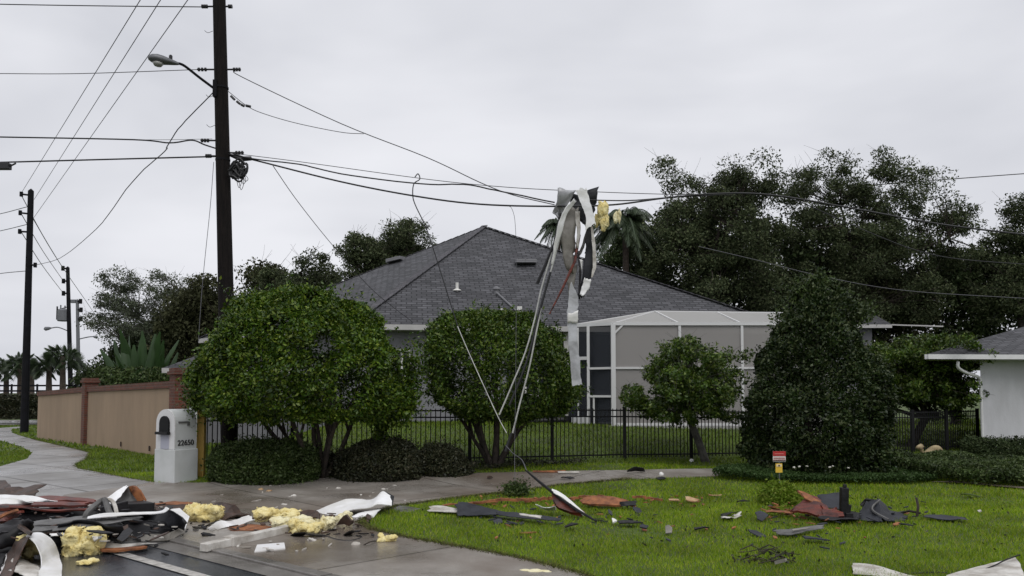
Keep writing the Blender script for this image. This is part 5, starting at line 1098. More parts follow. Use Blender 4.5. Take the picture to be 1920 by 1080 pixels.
ribbon('left_side', [V(1604, 978, 10.70), V(1626, 978, 10.50), V(1652, 978, 10.40)], [V(1627, 941, 11.30), V(1634, 940, 11.10), V(1647, 937, 10.90)], 'grey_dark_felt', .014, crump=.02, rag=.2, parent=t)
ribbon('right_side', [V(1647, 937, 10.90), V(1634, 950, 10.70), V(1636, 960, 10.60), V(1662, 976, 10.40)], [V(1649, 938, 11.10), V(1662, 948, 11.00), V(1674, 965, 10.85), V(1696, 979, 10.60)], 'roof_felt', .014, crump=.02, rag=.2, parent=t)
ribbon('lower_flap', [V(1662, 955, 11.10), V(1680, 960, 11.10), V(1694, 958, 11.10)], [V(1666, 972, 10.70), V(1680, 976, 10.60), V(1697, 977, 10.60)], 'grey_dark_felt', .012, crump=.02, parent=t)
m = MB(); m.tube(smooth_path([V(1650, 937, 10.85), V(1636, 950, 10.65), V(1640, 960, 10.55), V(1666, 974, 10.35)], 4), .012, 5); m.build('ridge_seam', 'grey_felt', t)
m = MB(); m.tube([V(1615, 948, 11.40), V(1624, 938, 11.40), V(1638, 940, 11.20)], .03, 5); m.build('torn_edge', 'char', t)
base(t, G(1650, 978))
m = MB(); m.tube(smooth_path([V(1719, 968, 10.70), V(1721, 950, 10.70), V(1718, 934, 10.80)], 3), [.018]*7, 5); m.tube([V(1690, 962, 11.00), V(1705, 958, 10.80), V(1726, 962, 10.70)], .016, 5); tag(m.build('broken_branch', 'bark'), 'thin broken branch standing in the lawn right of the tent-shaped sheet', 'branch')
t = thing('branch_clump', 'low clump of dark broken twigs on the near lawn', 'branch'); m = MB()
for i in range(14):
    a = G(random.uniform(1375, 1485), random.uniform(1030, 1058), .02); an = random.uniform(-.4, .4); m.tube([a, a+Vector((.12*math.cos(an), .12*math.sin(an), random.uniform(.0, .06))), a+Vector((.24*math.cos(an), .24*math.sin(an), random.uniform(-.02, .05)))], [.008, .006, .003], 4)
m.build('twigs', 'bark', t); P = np.array([G(random.uniform(1372, 1490), random.uniform(1034, 1054), random.uniform(.02, .09))[:] for _ in range(90)]); leaves('leaf_cluster', P, .05, 'leaf_bushdark', t)
m = MB(); m.bar(G(1454, 1055, .05), G(1474, 1050, .09), .04, .03); m.build('broken_stub', 'dirty_sheet', t); base(t, G(1430, 1045))
# white metal at the bottom right corner
vr('bent_metal_panel', 'long white metal gutter piece at the bottom right corner, left end', [(1598, 1055, 7.9), (1640, 1060, 7.8), (1700, 1076, 7.6), (1760, 1090, 7.5)], [(1600, 1075, 7.6), (1650, 1080, 7.5), (1700, 1092, 7.4), (1750, 1110, 7.3)], 'old_white', crump=.01, rag=.25)
vr('bent_metal_panel', 'white metal sheet rising towards the bottom right corner', [(1775, 1080, 7.7), (1830, 1064, 7.8), (1880, 1052, 7.9), (1905, 1046, 7.9)], [(1770, 1105, 7.2), (1840, 1105, 7.2), (1890, 1100, 7.2), (1925, 1090, 7.3)], 'old_white', crump=.012, rag=.25, n=6)
m = MB(); m.tube(smooth_path([V(1690, 1076, 7.55), V(1760, 1073, 7.6), V(1810, 1078, 7.55), V(1860, 1062, 7.65), (V(1885, 1050, 7.75)), V(1912, 1040, 7.8)], 5), .007, 5); tag(m.build('bent_wire', 'char'), 'black wire draped over the white metal at the bottom right corner', 'wire')
# driveway edge litter
lie('red_board', 'reddish strip lying on the grass verge behind the driveway', [(1000, 883, .05), (1060, 882, .05)], [(1000, 886, .03), (1060, 885.5, .03)], 'orange_wood', crump=.01)
lie('trim_strip', 'thin white strip on the verge behind the driveway', [(1046, 884, .06), (1086, 884, .06)], [(1046, 887, .04), (1086, 887, .04)], 'old_white', crump=.01)
lie('roofing_scrap', 'dark roofing scrap on the verge below the fence', [(1176, 879, .12), (1190, 876, .14), (1206, 878, .12)], [(1176, 884, .05), (1190, 883, .05), (1208, 883, .05)], 'char', crump=.04)
scrap(1240, 896, .2, .1, 'char', 'roofing_scrap', 'dark clod on the far driveway edge', crump=.05)
scrap(1065, 897, .25, .05, 'char', 'roofing_scrap', 'thin dark scrap in the middle of the driveway')
scrap(920, 895, .15, .05, 'brown_wood', 'wood_splinter', 'brown chip on the driveway below the second tree')

# ------------------------------------------------------------------ small yard things
t = thing('yard_sign', 'small red and white yard sign with yellow lower plate on a stake', 'sign')
D = 14.2; c = V(1461, 856, D); gz_s = V(1461, 893, D).z
m = MB(); m.tube([(c.x, D+.01, min(gz_s, .0)), (c.x, D+.01, c.z+.08)], .010, 6); m.build('stake', 'galv', t)
def plate(x0, y0, x1, y1, mm, dy, nm, par=t):
    a = V(x0, y0, D); b = V(x1, y1, D); m = MB(); m.box(((a.x+b.x)/2, D-dy, (a.z+b.z)/2), (b.x-a.x, .006, a.z-b.z)); return m.build(nm, mm, par)
q = plate(1449, 846, 1473, 866, 'sign_white', .0, 'sign_board'); plate(1449, 846, 1473, 855, 'sign_red', .006, 'red_band', q); plate(1450.5, 858, 1471.5, 859.6, 'red_ink', .006, 'text_line', q); plate(1450, 861.5, 1472, 862.7, 'red_ink', .006, 'text_line', q); plate(1449, 863.5, 1473, 865, 'sign_black', .006, 'black_band', q); plate(1452, 850.2, 1469, 851.4, 'pink_ink', .010, 'text_line', q)
q = plate(1454, 869, 1467, 886, 'sign_yellow', .0, 'yellow_plate'); plate(1455.5, 870.5, 1465.5, 875, 'pale_wood_w', .006, 'pale_patch', q); m = MB(); e = V(1460.5, 872.8, D); m.lathe([(-.003, .014), (.003, .014)], (e.x, D-.012, e.z), 12, Matrix.Rotation(R(90), 3, 'X')); m.build('emblem', 'sign_black', q)
base(t, (c.x, D, gz(c.x, D)))
mat('red_ink', (.3, .05, .04), .5)
# pale garden ornament of a lying animal
t = thing('garden_ornament', 'pale stone ornament shaped like a lying animal on the bushes by the fence', 'ornament'); D = 19.5
m = MB(); q = lambda px, py, d=0: V(px, py, D+d)
m.tube(smooth_path([q(1726, 857), q(1732, 854), q(1740, 850), q(1750, 843), q(1758, 842), q(1764, 847), q(1771, 852)], 4), [.04+.055*math.sin(math.pi*min(1, i/24)) for i in range(25)], 12); body = m.build('body', 'stone_pale', t, smooth=True)
m = MB(); m.tube(smooth_path([q(1732, 855), q(1729, 848), q(1727, 841)], 4), [.055, .055, .05, .045, .04, .04, .045, .05, .05], 10); m.tube([q(1728, 840), q(1726, 837.5), q(1722, 838.5, -.05), q(1719, 840, -.1)], [.07, .075, .05, .03], 10); m.tube([q(1729, 838), q(1730, 833.5)], [.025, .008], 6); m.tube([q(1725, 838, .05), q(1725.5, 833.5, .05)], [.025, .008], 6); m.build('head', 'stone_pale', t, smooth=True)
m = MB(); m.tube(smooth_path([q(1752, 850, -.15), q(1762, 852, -.18), q(1756, 857, -.2)], 4), [.08, .07, .06, .05, .05, .04, .04, .035, .03], 8); m.tube([q(1735, 856, -.12), q(1724, 858, -.2), q(1718, 859, -.2)], [.05, .04, .03], 8); m.build('leg', 'stone_pale', t, smooth=True); base(t, (q(1745, 858).x, D, 0))
m = MB(); D = 16.4; m.tube([V(1783, 892, D), V(1783, 878, D)], .014, 6); m.tube([V(1783, 878, D), V(1787, 875, D)], .028, 6); tag(m.build('garden_light', 'pipe_white'), 'small white stake light among the right-hand bushes', 'garden light')
for i, (px, py) in enumerate(((1489, 876), (1499, 875), (1513, 874), (1556, 876), (1562, 874), (1590, 877))):
    c = G(px, py); bm = bmesh.new(); bmesh.ops.create_icosphere(bm, subdivisions=2, radius=1, matrix=Matrix.Translation(V(px, py, 14.6)) @ Matrix.Diagonal((.024, .024, .016, 1)))
    for v in bm.verts: v.co += noise.noise_vector(v.co*30)*.012
    me = bpy.data.meshes.new('white_stone'); bm.to_mesh(me); bm.free(); me.materials.append(MAT['stone_w']); o = bpy.data.objects.new('white_stone', me); link(o); tag(o, 'pale stone under the skirt of the cone-shaped shrub', 'stone', 'stones under the cone-shaped shrub')

# ------------------------------------------------------------------ vegetation
def prof_px(D, rows, ry=1.0):
    out = []
    for py, a, b in rows:
        p, q = V(a, py, D), V(b, py, D); out.append((p.z, (p.x+q.x)/2, D, max(.02, (q.x-p.x)/2)))
    return sorted(out)
def shrub(name, label, cat, D, rows, n, size, m, seed, amp=.10, k=2.5, depth=.30, ry=.9, thresh=None, stems=None, trunk=True, group=None, base_px=None, inner=.75, ncore=2500, bark='bark', shrink=.955, shoot=.8):
    t = thing(name, label, cat, group); pr = [(a, b, c, d*shrink) for a, b, c, d in prof_px(D, rows)]
    P, nr = crown_pts(pr, n, seed, amp, k, depth, thresh=thresh, ry=ry, shoot=shoot)
    C = core('c', pr, inner, m, t, ry, seed)[:ncore]
    P2 = np.concatenate([P, C]); n2 = np.concatenate([nr, rng.normal(size=C.shape)])
    gy = np.array([gz(a, b) for a, b in P2[:, :2]]); ok = P2[:, 2] > gy+.02
    leaves('crown', P2[ok], size, m, t, nrm=n2[ok]*.8)
    zc = pr[len(pr)//2]
    b0 = Vector((base_px[0], D, 0)) if base_px else Vector((pr[0][1], D, 0)); 
    if base_px: b0 = Vector((V(base_px[0], 800, D).x, D, 0))
    b0.z = gz(b0.x, b0.y)-.1
    if trunk:
        mb = MB()
        for (r0, ends) in stems or [(.05, None)]:
            if ends is None:
                limb(mb, b0, Vector((zc[1], D, zc[0])), r0, r0*.4)
            else:
                for (px, py, dd) in ends:
                    e = V(px, py, D+dd); pts = limb(mb, b0+Vector((random.uniform(-.05, .05), random.uniform(-.05, .05), 0)), e, r0, r0*.55, .07)
                    for _ in range(3):
                        s_ = random.choice(pts[4:]); f_ = e+Vector((random.uniform(-.5, .5), random.uniform(-.5, .5), random.uniform(.2, .8))); limb(mb, s_, f_, r0*.5, r0*.15, .08, 5, 5)
        mb.build('trunk', bark, t, smooth=True)
    return base(t, b0), P2
big = [(549, 545, 590), (556, 490, 640), (572, 450, 685), (602, 415, 718), (640, 382, 745), (690, 362, 765), (730, 357, 775), (760, 362, 775), (775, 390, 765), (783, 430, 740)]
shrub('round_tree', 'large dense dome-shaped green tree beside the thick utility pole', 'tree', 15.2, big, 90000, .075, 'leaf_bright', 21, amp=.075, k=3.6, depth=.18, ry=.85, thresh=.75,
      stems=[(.062, [(480, 770, .3), (540, 760, -.5), (590, 740, .4), (620, 750, -.2), (665, 770, .5)]), (.05, [(560, 700, .2), (640, 760, -.5), (510, 780, .6)])], base_px=(602, 890), inner=.8, ncore=2200)
# drooping tip at the right of the big crown
def extra_clump(name, label, D, px, py, rx, rz, n, size, m, seed):
    r_ = np.random.default_rng(seed); c = V(px, py, D); s = D/F_PX
    P = r_.normal(size=(n, 3))*[rx*s*.5, rx*s*.5, rz*s*.5]+np.array(c[:]); return P
tr = [o for o in SC.objects if o.name == 'round_tree'][0]
P = np.concatenate([extra_clump('', '', 15.1, x, y, a, b, n_, .07, '', i) for i, (x, y, a, b, n_) in enumerate(((735, 760, 45, 40, 3500), (715, 795, 16, 30, 700), (770, 700, 25, 50, 1500), (370, 740, 25, 45, 1500), (512, 788, 15, 12, 250), (450, 778, 40, 14, 1200)))])
o = leaves('drooping_foliage', P-np.array(tr.location), .07, 'leaf_bright', tr)
t2 = [(585, 880, 930), (600, 835, 985), (625, 805, 1035), (655, 795, 1075), (690, 785, 1095), (725, 790, 1098), (755, 800, 1092), (775, 835, 1070), (785, 880, 1000)]
shrub('round_tree', 'second rounded green tree behind the falling pale cables', 'tree', 16.2, t2, 46000, .075, 'leaf_mid', 33, amp=.11, k=3.6, depth=.24, ry=.85, thresh=.75,
      stems=[(.075, [(880, 770, .2), (930, 740, 0), (975, 765, .3)]), (.05, [(900, 700, -.2), (1000, 770, .2), (860, 780, .2)])], base_px=(924, 868), inner=.75, ncore=1800)
cone = [(512, 1538, 1542), (522, 1530, 1550), (538, 1512, 1564), (552, 1488, 1580), (568, 1470, 1596), (590, 1464, 1604), (612, 1450, 1612), (650, 1424, 1634), (700, 1402, 1656), (750, 1390, 1675), (800, 1384, 1685), (840, 1388, 1680), (870, 1410, 1660), (884, 1440, 1640)]
shrub('conical_shrub', 'tall dark cone-shaped shrub reaching the ground behind the yard sign', 'shrub', 16.0, cone, 80000, .075, 'leaf_cone', 55, amp=.095, k=4.6, depth=.20, thresh=.8, ry=.9, stems=[(.09, [(1532, 620, 0)])], base_px=(1535, 884), inner=.8, ncore=2200, shrink=.89, shoot=.6)
P = np.concatenate([extra_clump('', '', 16.0, x, y, 26, 26, 700, .07, '', i+40) for i, (x, y) in enumerate(((1500, 552), (1536, 536), (1570, 560), (1475, 600), (1610, 590), (1540, 575)))])
cs = [o for o in SC.objects if o.name == 'conical_shrub'][0]; leaves('painted_sunlit_tips', P-np.array(cs.location), .075, 'leaf_bush', cs)  # lighter leaf colour paints sunlight onto the top of the cone
def bush(label, D, rows, n, size, m, seed, cat='bush', name='low_bush', ry=1.0, **k):
    return shrub(name, label, cat, D, rows, n, size, m, seed, amp=.06, k=4.5, depth=.2, ry=ry, trunk=False, inner=.85, ncore=2200, shrink=.97, shoot=.45, **k)
bush('low leafy bush just right of the mailbox', 15.0, [(829, 475, 545), (836, 430, 578), (848, 402, 594), (868, 388, 602), (890, 386, 602), (903, 392, 596), (908, 402, 588)], 26000, .055, 'leaf_bush', 71, ry=.6)
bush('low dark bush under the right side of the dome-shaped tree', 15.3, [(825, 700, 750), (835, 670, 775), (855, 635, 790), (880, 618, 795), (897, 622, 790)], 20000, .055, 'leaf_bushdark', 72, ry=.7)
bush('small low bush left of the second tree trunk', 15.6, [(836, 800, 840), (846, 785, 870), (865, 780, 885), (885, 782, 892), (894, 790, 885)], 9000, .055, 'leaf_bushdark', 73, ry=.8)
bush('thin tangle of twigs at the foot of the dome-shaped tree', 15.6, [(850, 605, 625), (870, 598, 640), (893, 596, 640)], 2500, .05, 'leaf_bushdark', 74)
bush('small weedy tuft on the lawn left of the red wood wedge', 12.3, [(912, 1450, 1478), (922, 1432, 1495), (936, 1420, 1505), (950, 1418, 1508)], 9000, .06, 'grass_far', 75, cat='plant', name='weed_tuft')
bush('scraggly weed at the lawn edge below the falling wires', 13.2, [(905, 955, 985), (915, 945, 992), (926, 942, 995)], 500, .05, 'leaf_bush', 76, cat='plant', name='weed_tuft')
bush('dark clipped hedge in front of the white house', 20.5, [(824, 1812, 1990), (832, 1800, 2000), (850, 1796, 2005), (880, 1800, 2000)], 26000, .06, 'leaf_dark', 77, cat='hedge', name='clipped_hedge', ry=.5)
def bed(name, label, cat, D0, poly_px, h, n, size, m, seed, kind=None, hv=.3):
    """a low planting bed whose outline is given on the ground"""
    P0 = [g2(*p) for p in poly_px]; xs_ = [p[0] for p in P0]; ys_ = [p[1] for p in P0]; r_ = np.random.default_rng(seed)
    x = r_.uniform(min(xs_), max(xs_), n*4); y = r_.uniform(min(ys_), max(ys_), n*4); k = inside(P0, x, y); x, y = x[k][:n], y[k][:n]
    L = lump_fn(seed, 2.5)(np.stack([x, y, x*0], 1)); H = h*(1+hv*.5*L+hv*.4*lump_fn(seed+3, 6)(np.stack([x, y, x*0], 1)))
    z = gz_np(x, y)+H*(1-np.abs(r_.normal(0, .28, len(x)))).clip(.02, 1)
    o = leaves(name, np.stack([x, y, z], 1), size, m, nrm=np.tile([0, 0, .6], (len(x), 1))); return tag(o, label, cat, kind=kind)
bed('ground_cover', 'low clipped strip of ground cover between lawn and cone-shaped shrub', 'ground cover', 14.5, [(1335, 899), (1450, 908), (1700, 910), (1758, 905), (1752, 890), (1640, 886), (1440, 884), (1360, 888)], .17, 42000, .045, 'leaf_cover', 81, kind='stuff', hv=.25)
bed('leafy_bushes', 'mixed leafy bushes below the ornament and in front of the hedge', 'bushes', 16, [(1650, 888), (1760, 906), (1850, 914), (1990, 918), (1990, 880), (1850, 872), (1700, 868), (1655, 874)], .24, 52000, .065, 'leaf_bush', 82, kind='stuff', hv=.5)
bed('weeds', 'dark weedy strip along the foot of the fence', 'weeds', 16, [(620, 892), (900, 884), (1100, 874), (1100, 871), (900, 872), (620, 880)], .12, 5000, .05, 'leaf_bushdark', 83, kind='stuff')
bed('lawn_clippings', 'loose leaves and bits lying on the lawn', 'leaf litter', 12, [(760, 955), (1100, 925), (1900, 930), (1900, 1060), (1300, 1070), (900, 1020)], .05, 350, .04, 'leaf_bushdark', 84, kind='stuff')
drape('garden_path', [g2(1745, 906), g2(1800, 904), g2(1960, 918), g2(1960, 922), g2(1800, 908)], 'driveway', .03, .5)

# ---- background trees
def oak(name, label, D, px0, rows, ncl, per, crad, size, m, seed, base_py=740, trunk_r=.25, blobs=None, fork_px=None, fill=.5, bark='bark', ry=.8, clr=1.0, twig=True):
    """trunk, limbs to many leaf clusters spread through an uneven crown"""
    random.seed(seed); r_ = np.random.default_rng(seed); t = thing(name, label, 'tree'); pr = np.array(prof_px(D, rows))
    zmin, zmax = pr[0, 0], pr[-1, 0]; L = lump_fn(seed, .9)
    cl = []
    if blobs:
        wts = np.array([b[2]**2.3 for b in blobs], float); wts /= wts.sum()
        for _ in range(ncl):
            bx_, by_, br_ = blobs[r_.choice(len(blobs), p=wts)]; c = V(bx_, by_, D); q = r_.normal(size=3); q /= np.linalg.norm(q); rr = br_*D/F_PX*r_.uniform()**.45
            cl.append(np.array([c.x+q[0]*rr, D+(q[1]*rr*1.2)+r_.normal(0, .8), c.z+q[2]*rr]))
        zmin, zmax = min(c[2] for c in cl), max(c[2] for c in cl)
    while len(cl) < ncl:
        z = r_.uniform(zmin, zmax); Rr = np.interp(z, pr[:, 0], pr[:, 3]); th = r_.uniform(0, 6.28); rr = Rr*math.sqrt(r_.uniform(fill**2*.2, 1))
        if r_.uniform() > (Rr/pr[:, 3].max())**1.0+.15: continue
        cx = np.interp(z, pr[:, 0], pr[:, 1]); p = np.array([cx+rr*math.cos(th), D+rr*ry*math.sin(th), z])
        cl.append(p)
    cl = np.array(cl); P = []
    for c in cl:
        k = int(per*r_.uniform(.5, 1.4)); s = crad*r_.uniform(.6, 1.3)
        q = r_.normal(size=(k, 3)); q /= np.linalg.norm(q, axis=1)[:, None]; q *= (r_.uniform(0, 1, (k, 1))**.5)*s; q[:, 2] *= .7
        P.append(c+q)
    P = np.concatenate(P)
    bx = V(px0, 740, D).x; b0 = Vector((bx, D, gz(bx, D)-.2)); mb = MB()
    fork = Vector((bx*.7+pr[:, 1].mean()*.3, D, zmin*.75+zmax*.25)); fork = V(*fork_px, D) if fork_px else fork; limb(mb, b0, fork, trunk_r, trunk_r*.7, .04, 8)
    hubs = [Vector(c) for c in cl[r_.choice(len(cl), min(9, len(cl)), replace=False)]]; hubpts = []
    for hcl in hubs:
        e = fork.lerp(hcl, .8); hubpts.append(limb(mb, fork, e, trunk_r*.45, trunk_r*.16, .10, 6))
    for c in cl:
        c = Vector(c); best = min((q for hp in hubpts for q in hp[2:]), key=lambda q: (q-c).length); limb(mb, best, c+Vector((0, 0, crad*.3)), trunk_r*.10, trunk_r*.03, .10, 4, 4)
        if twig: 
            for _ in range(2): limb(mb, c, c+Vector((random.uniform(-1, 1), random.uniform(-.5, .5), random.uniform(-.1, 1.0)))*crad*1.6, trunk_r*.035, trunk_r*.015, .1, 3, 3)
    mb.build('trunk', bark, t); leaves('crown', P, size, m, t)
    return base(t, b0)
oak('oak_tree', 'left dark oak with spiky bare twigs above the grey roof', 36, 1330, [(292, 1235, 1262), (300, 1225, 1400), (330, 1240, 1450), (380, 1215, 1470), (440, 1190, 1480), (510, 1190, 1480), (580, 1230, 1480), (640, 1260, 1480)], 330, 260, 0.64, 0.125, 'leaf_oak', 101, fill=.3, blobs=[(1265,331,22),(1290,364,32),(1375,331,30),(1390,369,42),(1335,387,40),(1432,361,20),(1446,331,10),(1262,434,50),(1340,459,65),(1425,439,50),(1232,491,40),(1300,549,60),(1400,539,65),(1248,309,8),(1370,305,9),(1420,309,6)])
oak('oak_tree', 'tallest broad oak behind the cone-shaped shrub', 38, 1620, [(278, 1620, 1700), (300, 1480, 1740), (340, 1460, 1760), (400, 1450, 1810), (460, 1440, 1810), (540, 1430, 1800), (600, 1430, 1800), (650, 1450, 1780)], 420, 250, 0.64, 0.125, 'leaf_oak', 102, fill=.3, blobs=[(1530,344,38),(1485,354,28),(1662,314,30),(1705,334,32),(1600,359,40),(1650,379,55),(1738,354,20),(1560,429,55),(1650,459,65),(1740,429,50),(1788,409,28),(1500,439,45),(1780,479,35),(1600,549,75),(1700,549,65),(1500,549,55),(1535,311,10),(1655,297,8)])
oak('oak_tree', 'oak at the right picture edge above the white house roof', 37, 1900, [(345, 1915, 1960), (375, 1870, 2010), (430, 1845, 2060), (500, 1830, 2080), (580, 1830, 2080), (640, 1840, 2080)], 220, 260, 0.64, 0.125, 'leaf_oak', 103, fill=.3, blobs=[(1912,409,30),(1880,441,22),(1900,389,12),(1868,489,28),(1910,529,55),(1860,569,45),(1970,459,75),(1860,409,8)])
oak('oak_tree', 'lower dark tree filling the gap below the tall oaks on the left', 42, 1380, [(430, 1200, 1500), (500, 1170, 1560), (580, 1150, 1600), (680, 1180, 1640)], 110, 300, 1.3, .24, 'leaf_dark', 104, fill=.2)
oak('oak_tree', 'brownish understory tree in the middle of the oak row', 41, 1640, [(440, 1520, 1660), (500, 1480, 1720), (570, 1450, 1760), (680, 1460, 1780)], 120, 300, 1.1, .2, 'leaf_brown', 105, fill=.2)
oak('oak_tree', 'dark understory tree left of the white house roof', 40, 1790, [(480, 1740, 1900), (540, 1690, 1960), (600, 1670, 1980), (700, 1680, 1980)], 110, 300, 1.1, .2, 'leaf_dark', 106, fill=.2)
oak('oak_tree', 'rounded tree just above the left slope of the grey roof', 38, 765, [(408, 735, 790), (425, 712, 818), (455, 702, 820), (490, 700, 800), (540, 690, 790)], 110, 220, 0.5, 0.115, 'leaf_oak', 107, fill=.2, blobs=[(765,449,38),(740,439,16),(800,449,14),(760,489,42),(730,469,26)])
oak('oak_tree', 'smaller tree left of the rounded tree above the grey roof', 36, 680, [(435, 668, 700), (460, 645, 722), (500, 632, 728), (540, 625, 720), (590, 620, 700)], 90, 220, 0.48, 0.115, 'leaf_oak', 108, fill=.2, blobs=[(685,465,26),(665,480,20),(705,485,26),(690,520,38),(650,475,8)])
oak('oak_tree', 'low spreading tree behind the dome-shaped tree top', 34, 560, [(478, 590, 620), (500, 500, 640), (530, 470, 650), (570, 460, 640), (640, 440, 620)], 120, 200, 0.5, 0.115, 'leaf_oak', 109, fill=.2, blobs=[(602,498,18),(580,515,24),(620,525,26),(510,520,14),(560,545,34),(500,545,22),(610,570,40)])
oak('oak_tree', 'tree just right of the thick pole behind the dome-shaped tree', 37, 470, [(505, 485, 525), (535, 465, 545), (575, 420, 540), (650, 400, 540)], 55, 300, .8, .17, 'leaf_brown', 110, fill=.2)
oak('airy_tree', 'pale open-crowned tree above the tan wall', 42, 290, [(505, 230, 330), (530, 195, 380), (570, 175, 400), (610, 170, 390), (650, 180, 360), (675, 195, 340)], 300, 75, 0.45, 0.115, 'leaf_airy', 111, fill=.2, bark='bark_grey', trunk_r=.2, blobs=[(290,520,16),(250,530,20),(215,535,24),(320,530,20),(200,570,24),(250,575,32),(310,565,32),(190,600,20),(230,620,30),(290,620,34),(350,550,24),(180,615,10),(360,600,30)])
oak('oak_tree', 'dense brown-green tree left of the thick pole behind the wall', 38, 375, [(530, 365, 410), (570, 330, 430), (620, 305, 450), (680, 310, 450), (720, 310, 450)], 90, 300, .9, .19, 'leaf_brown', 112, fill=.2)
oak('oak_tree', 'low dark trees far behind the wall left of the banana plant', 60, 190, [(680, 185, 215), (700, 150, 240), (740, 140, 250)], 35, 260, 1.1, .25, 'leaf_dark', 113, fill=.2)
oak('oak_tree', 'dark filler tree behind the banana plant', 44, 270, [(625, 230, 330), (660, 215, 350), (730, 210, 360)], 60, 260, 1.1, .22, 'leaf_dark', 114, fill=.2)
oak('oak_tree', 'dark tree right behind the hanging debris and grey roof', 40, 1150, [(440, 1135, 1200), (470, 1125, 1230), (520, 1120, 1250), (600, 1120, 1250)], 45, 300, .9, .2, 'leaf_dark', 115, fill=.2)

oak('small_tree', 'small open-crowned tree with leaning trunk in front of the screen enclosure', 18.0, 1327, [(628, 1200, 1390), (780, 1200, 1390)], 230, 140, .21, .08, 'leaf_mid', 147, trunk_r=.10, ry=.8, bark='bark_grey', blobs=[(1272,655,24),(1300,680,38),(1250,700,34),(1215,735,28),(1190,750,16),(1352,682,24),(1376,668,10),(1340,720,38),(1290,740,42),(1368,740,24),(1240,765,18),(1330,768,22),(1290,640,10),(1182,752,12),(1205,765,16),(1225,778,12),(1275,785,16),(1355,775,16)], fork_px=(1288, 775))
oak('round_tree', 'green tree between the cone-shaped shrub and the white house', 24.2, 1700, [(610, 1650, 1830), (770, 1650, 1830)], 420, 140, .28, .10, 'leaf_mid', 148, trunk_r=.15, ry=.8, blobs=[(1700,662,30),(1750,656,26),(1660,672,20),(1788,682,24),(1690,715,46),(1752,718,44),(1778,738,18),(1660,745,28),(1722,640,12),(1768,765,20)], fork_px=(1735, 785))
def palm(label, D, px, top_py, spread_px, nf, m_, seed, trunk_r=.16, droop=1.0, base_py=760, name='palm_tree', leaf=.5, fan=False):
    random.seed(seed); r_ = np.random.default_rng(seed); t = thing(name, label, 'palm tree'); c = V(px, top_py, D); Rr = spread_px*D/F_PX; b0 = Vector((c.x, D, gz(c.x, D)))
    mb = MB(); mb.tube([b0, b0.lerp(c, .5)+Vector((.05, 0, 0)), c], [trunk_r*1.2, trunk_r, trunk_r*.8], 10); mb.build('trunk', 'palm_trunk', t)
    Q = []; rb = MB()
    for i in range(nf):
        az = random.uniform(0, 6.28); el = random.uniform(-.5, 1.2); L = Rr*random.uniform(.8, 1.1); d = Vector((math.cos(az)*math.cos(el), math.sin(az)*math.cos(el), math.sin(el))); pts = []
        for k in range(9):
            s = k/8; pts.append(c+d*L*s+Vector((0, 0, -droop*L*.55*s*s)))
        if fan:
            rb.tube([c, pts[5]], .015*D/30, 3); h = pts[5]; n_ = 18; a_ = d.orthogonal().normalized(); b_ = d.cross(a_)
            for k in range(n_):
                an = (k/(n_-1)-.5)*3.6; v = (d*math.cos(an)+(a_ if i % 2 else b_)*math.sin(an)).normalized(); e = h+v*L*.55+Vector((0, 0, -.15*L)); w = d.cross(v); w = (w.normalized() if w.length > 1e-3 else a_)*L*.035; Q += [h, (h+e)/2+w, e, (h+e)/2-w]
        else:
            rb.tube(pts, [.02*D/30]*9, 3); sd_ = d.cross(Vector((0, 0, 1))).normalized()
            for k in range(2, 60):
                s = k/60*8; j = min(7, int(s)); p = pts[j].lerp(pts[j+1], s-j); tt = (pts[j+1]-pts[j]).normalized()
                for sg in (-1, 1):
                    v = (sd_*sg*.6+tt*.5+Vector((0, 0, -.7*droop*random.uniform(.4, 1.2)))).normalized(); e = p+v*L*.32*math.sin(math.pi*min(1, s/8*.85+.12)); w = tt*L*.012; Q += [p, (p+e)/2+w, e, (p+e)/2-w]
    vs = np.array([q[:] for q in Q]); np_mesh('fronds', vs, np.arange(len(vs)), 4, m_, t); rb.build('frond_ribs', m_, t); return base(t, b0)
palm('drooping palm behind the hanging debris, right of the roof ridge', 36, 1172, 410, 80, 60, 'frond', 201, droop=1.5)
palm('drooping palm with fronds showing left of the hanging debris', 37, 1045, 420, 42, 40, 'frond', 202, droop=1.6)
for i, (px, py, sp, D, lb) in enumerate(((12, 690, 30, 62, 'fan palm cut by the left picture edge'), (-25, 690, 28, 62, 'fan palm mostly outside the left edge'), (38, 682, 30, 60, 'fan palm right behind the dark left pole'), (92, 682, 32, 56, 'left fan palm of the pair beside the transformer pole'), (118, 668, 34, 55, 'right, taller fan palm of the pair beside the transformer pole'), (60, 690, 22, 66, 'small far fan palm between the left pole and the palm pair'))):
    palm(lb, D, px, py, sp, 40, 'frond', 210+i, trunk_r=.2, droop=.8, fan=True)
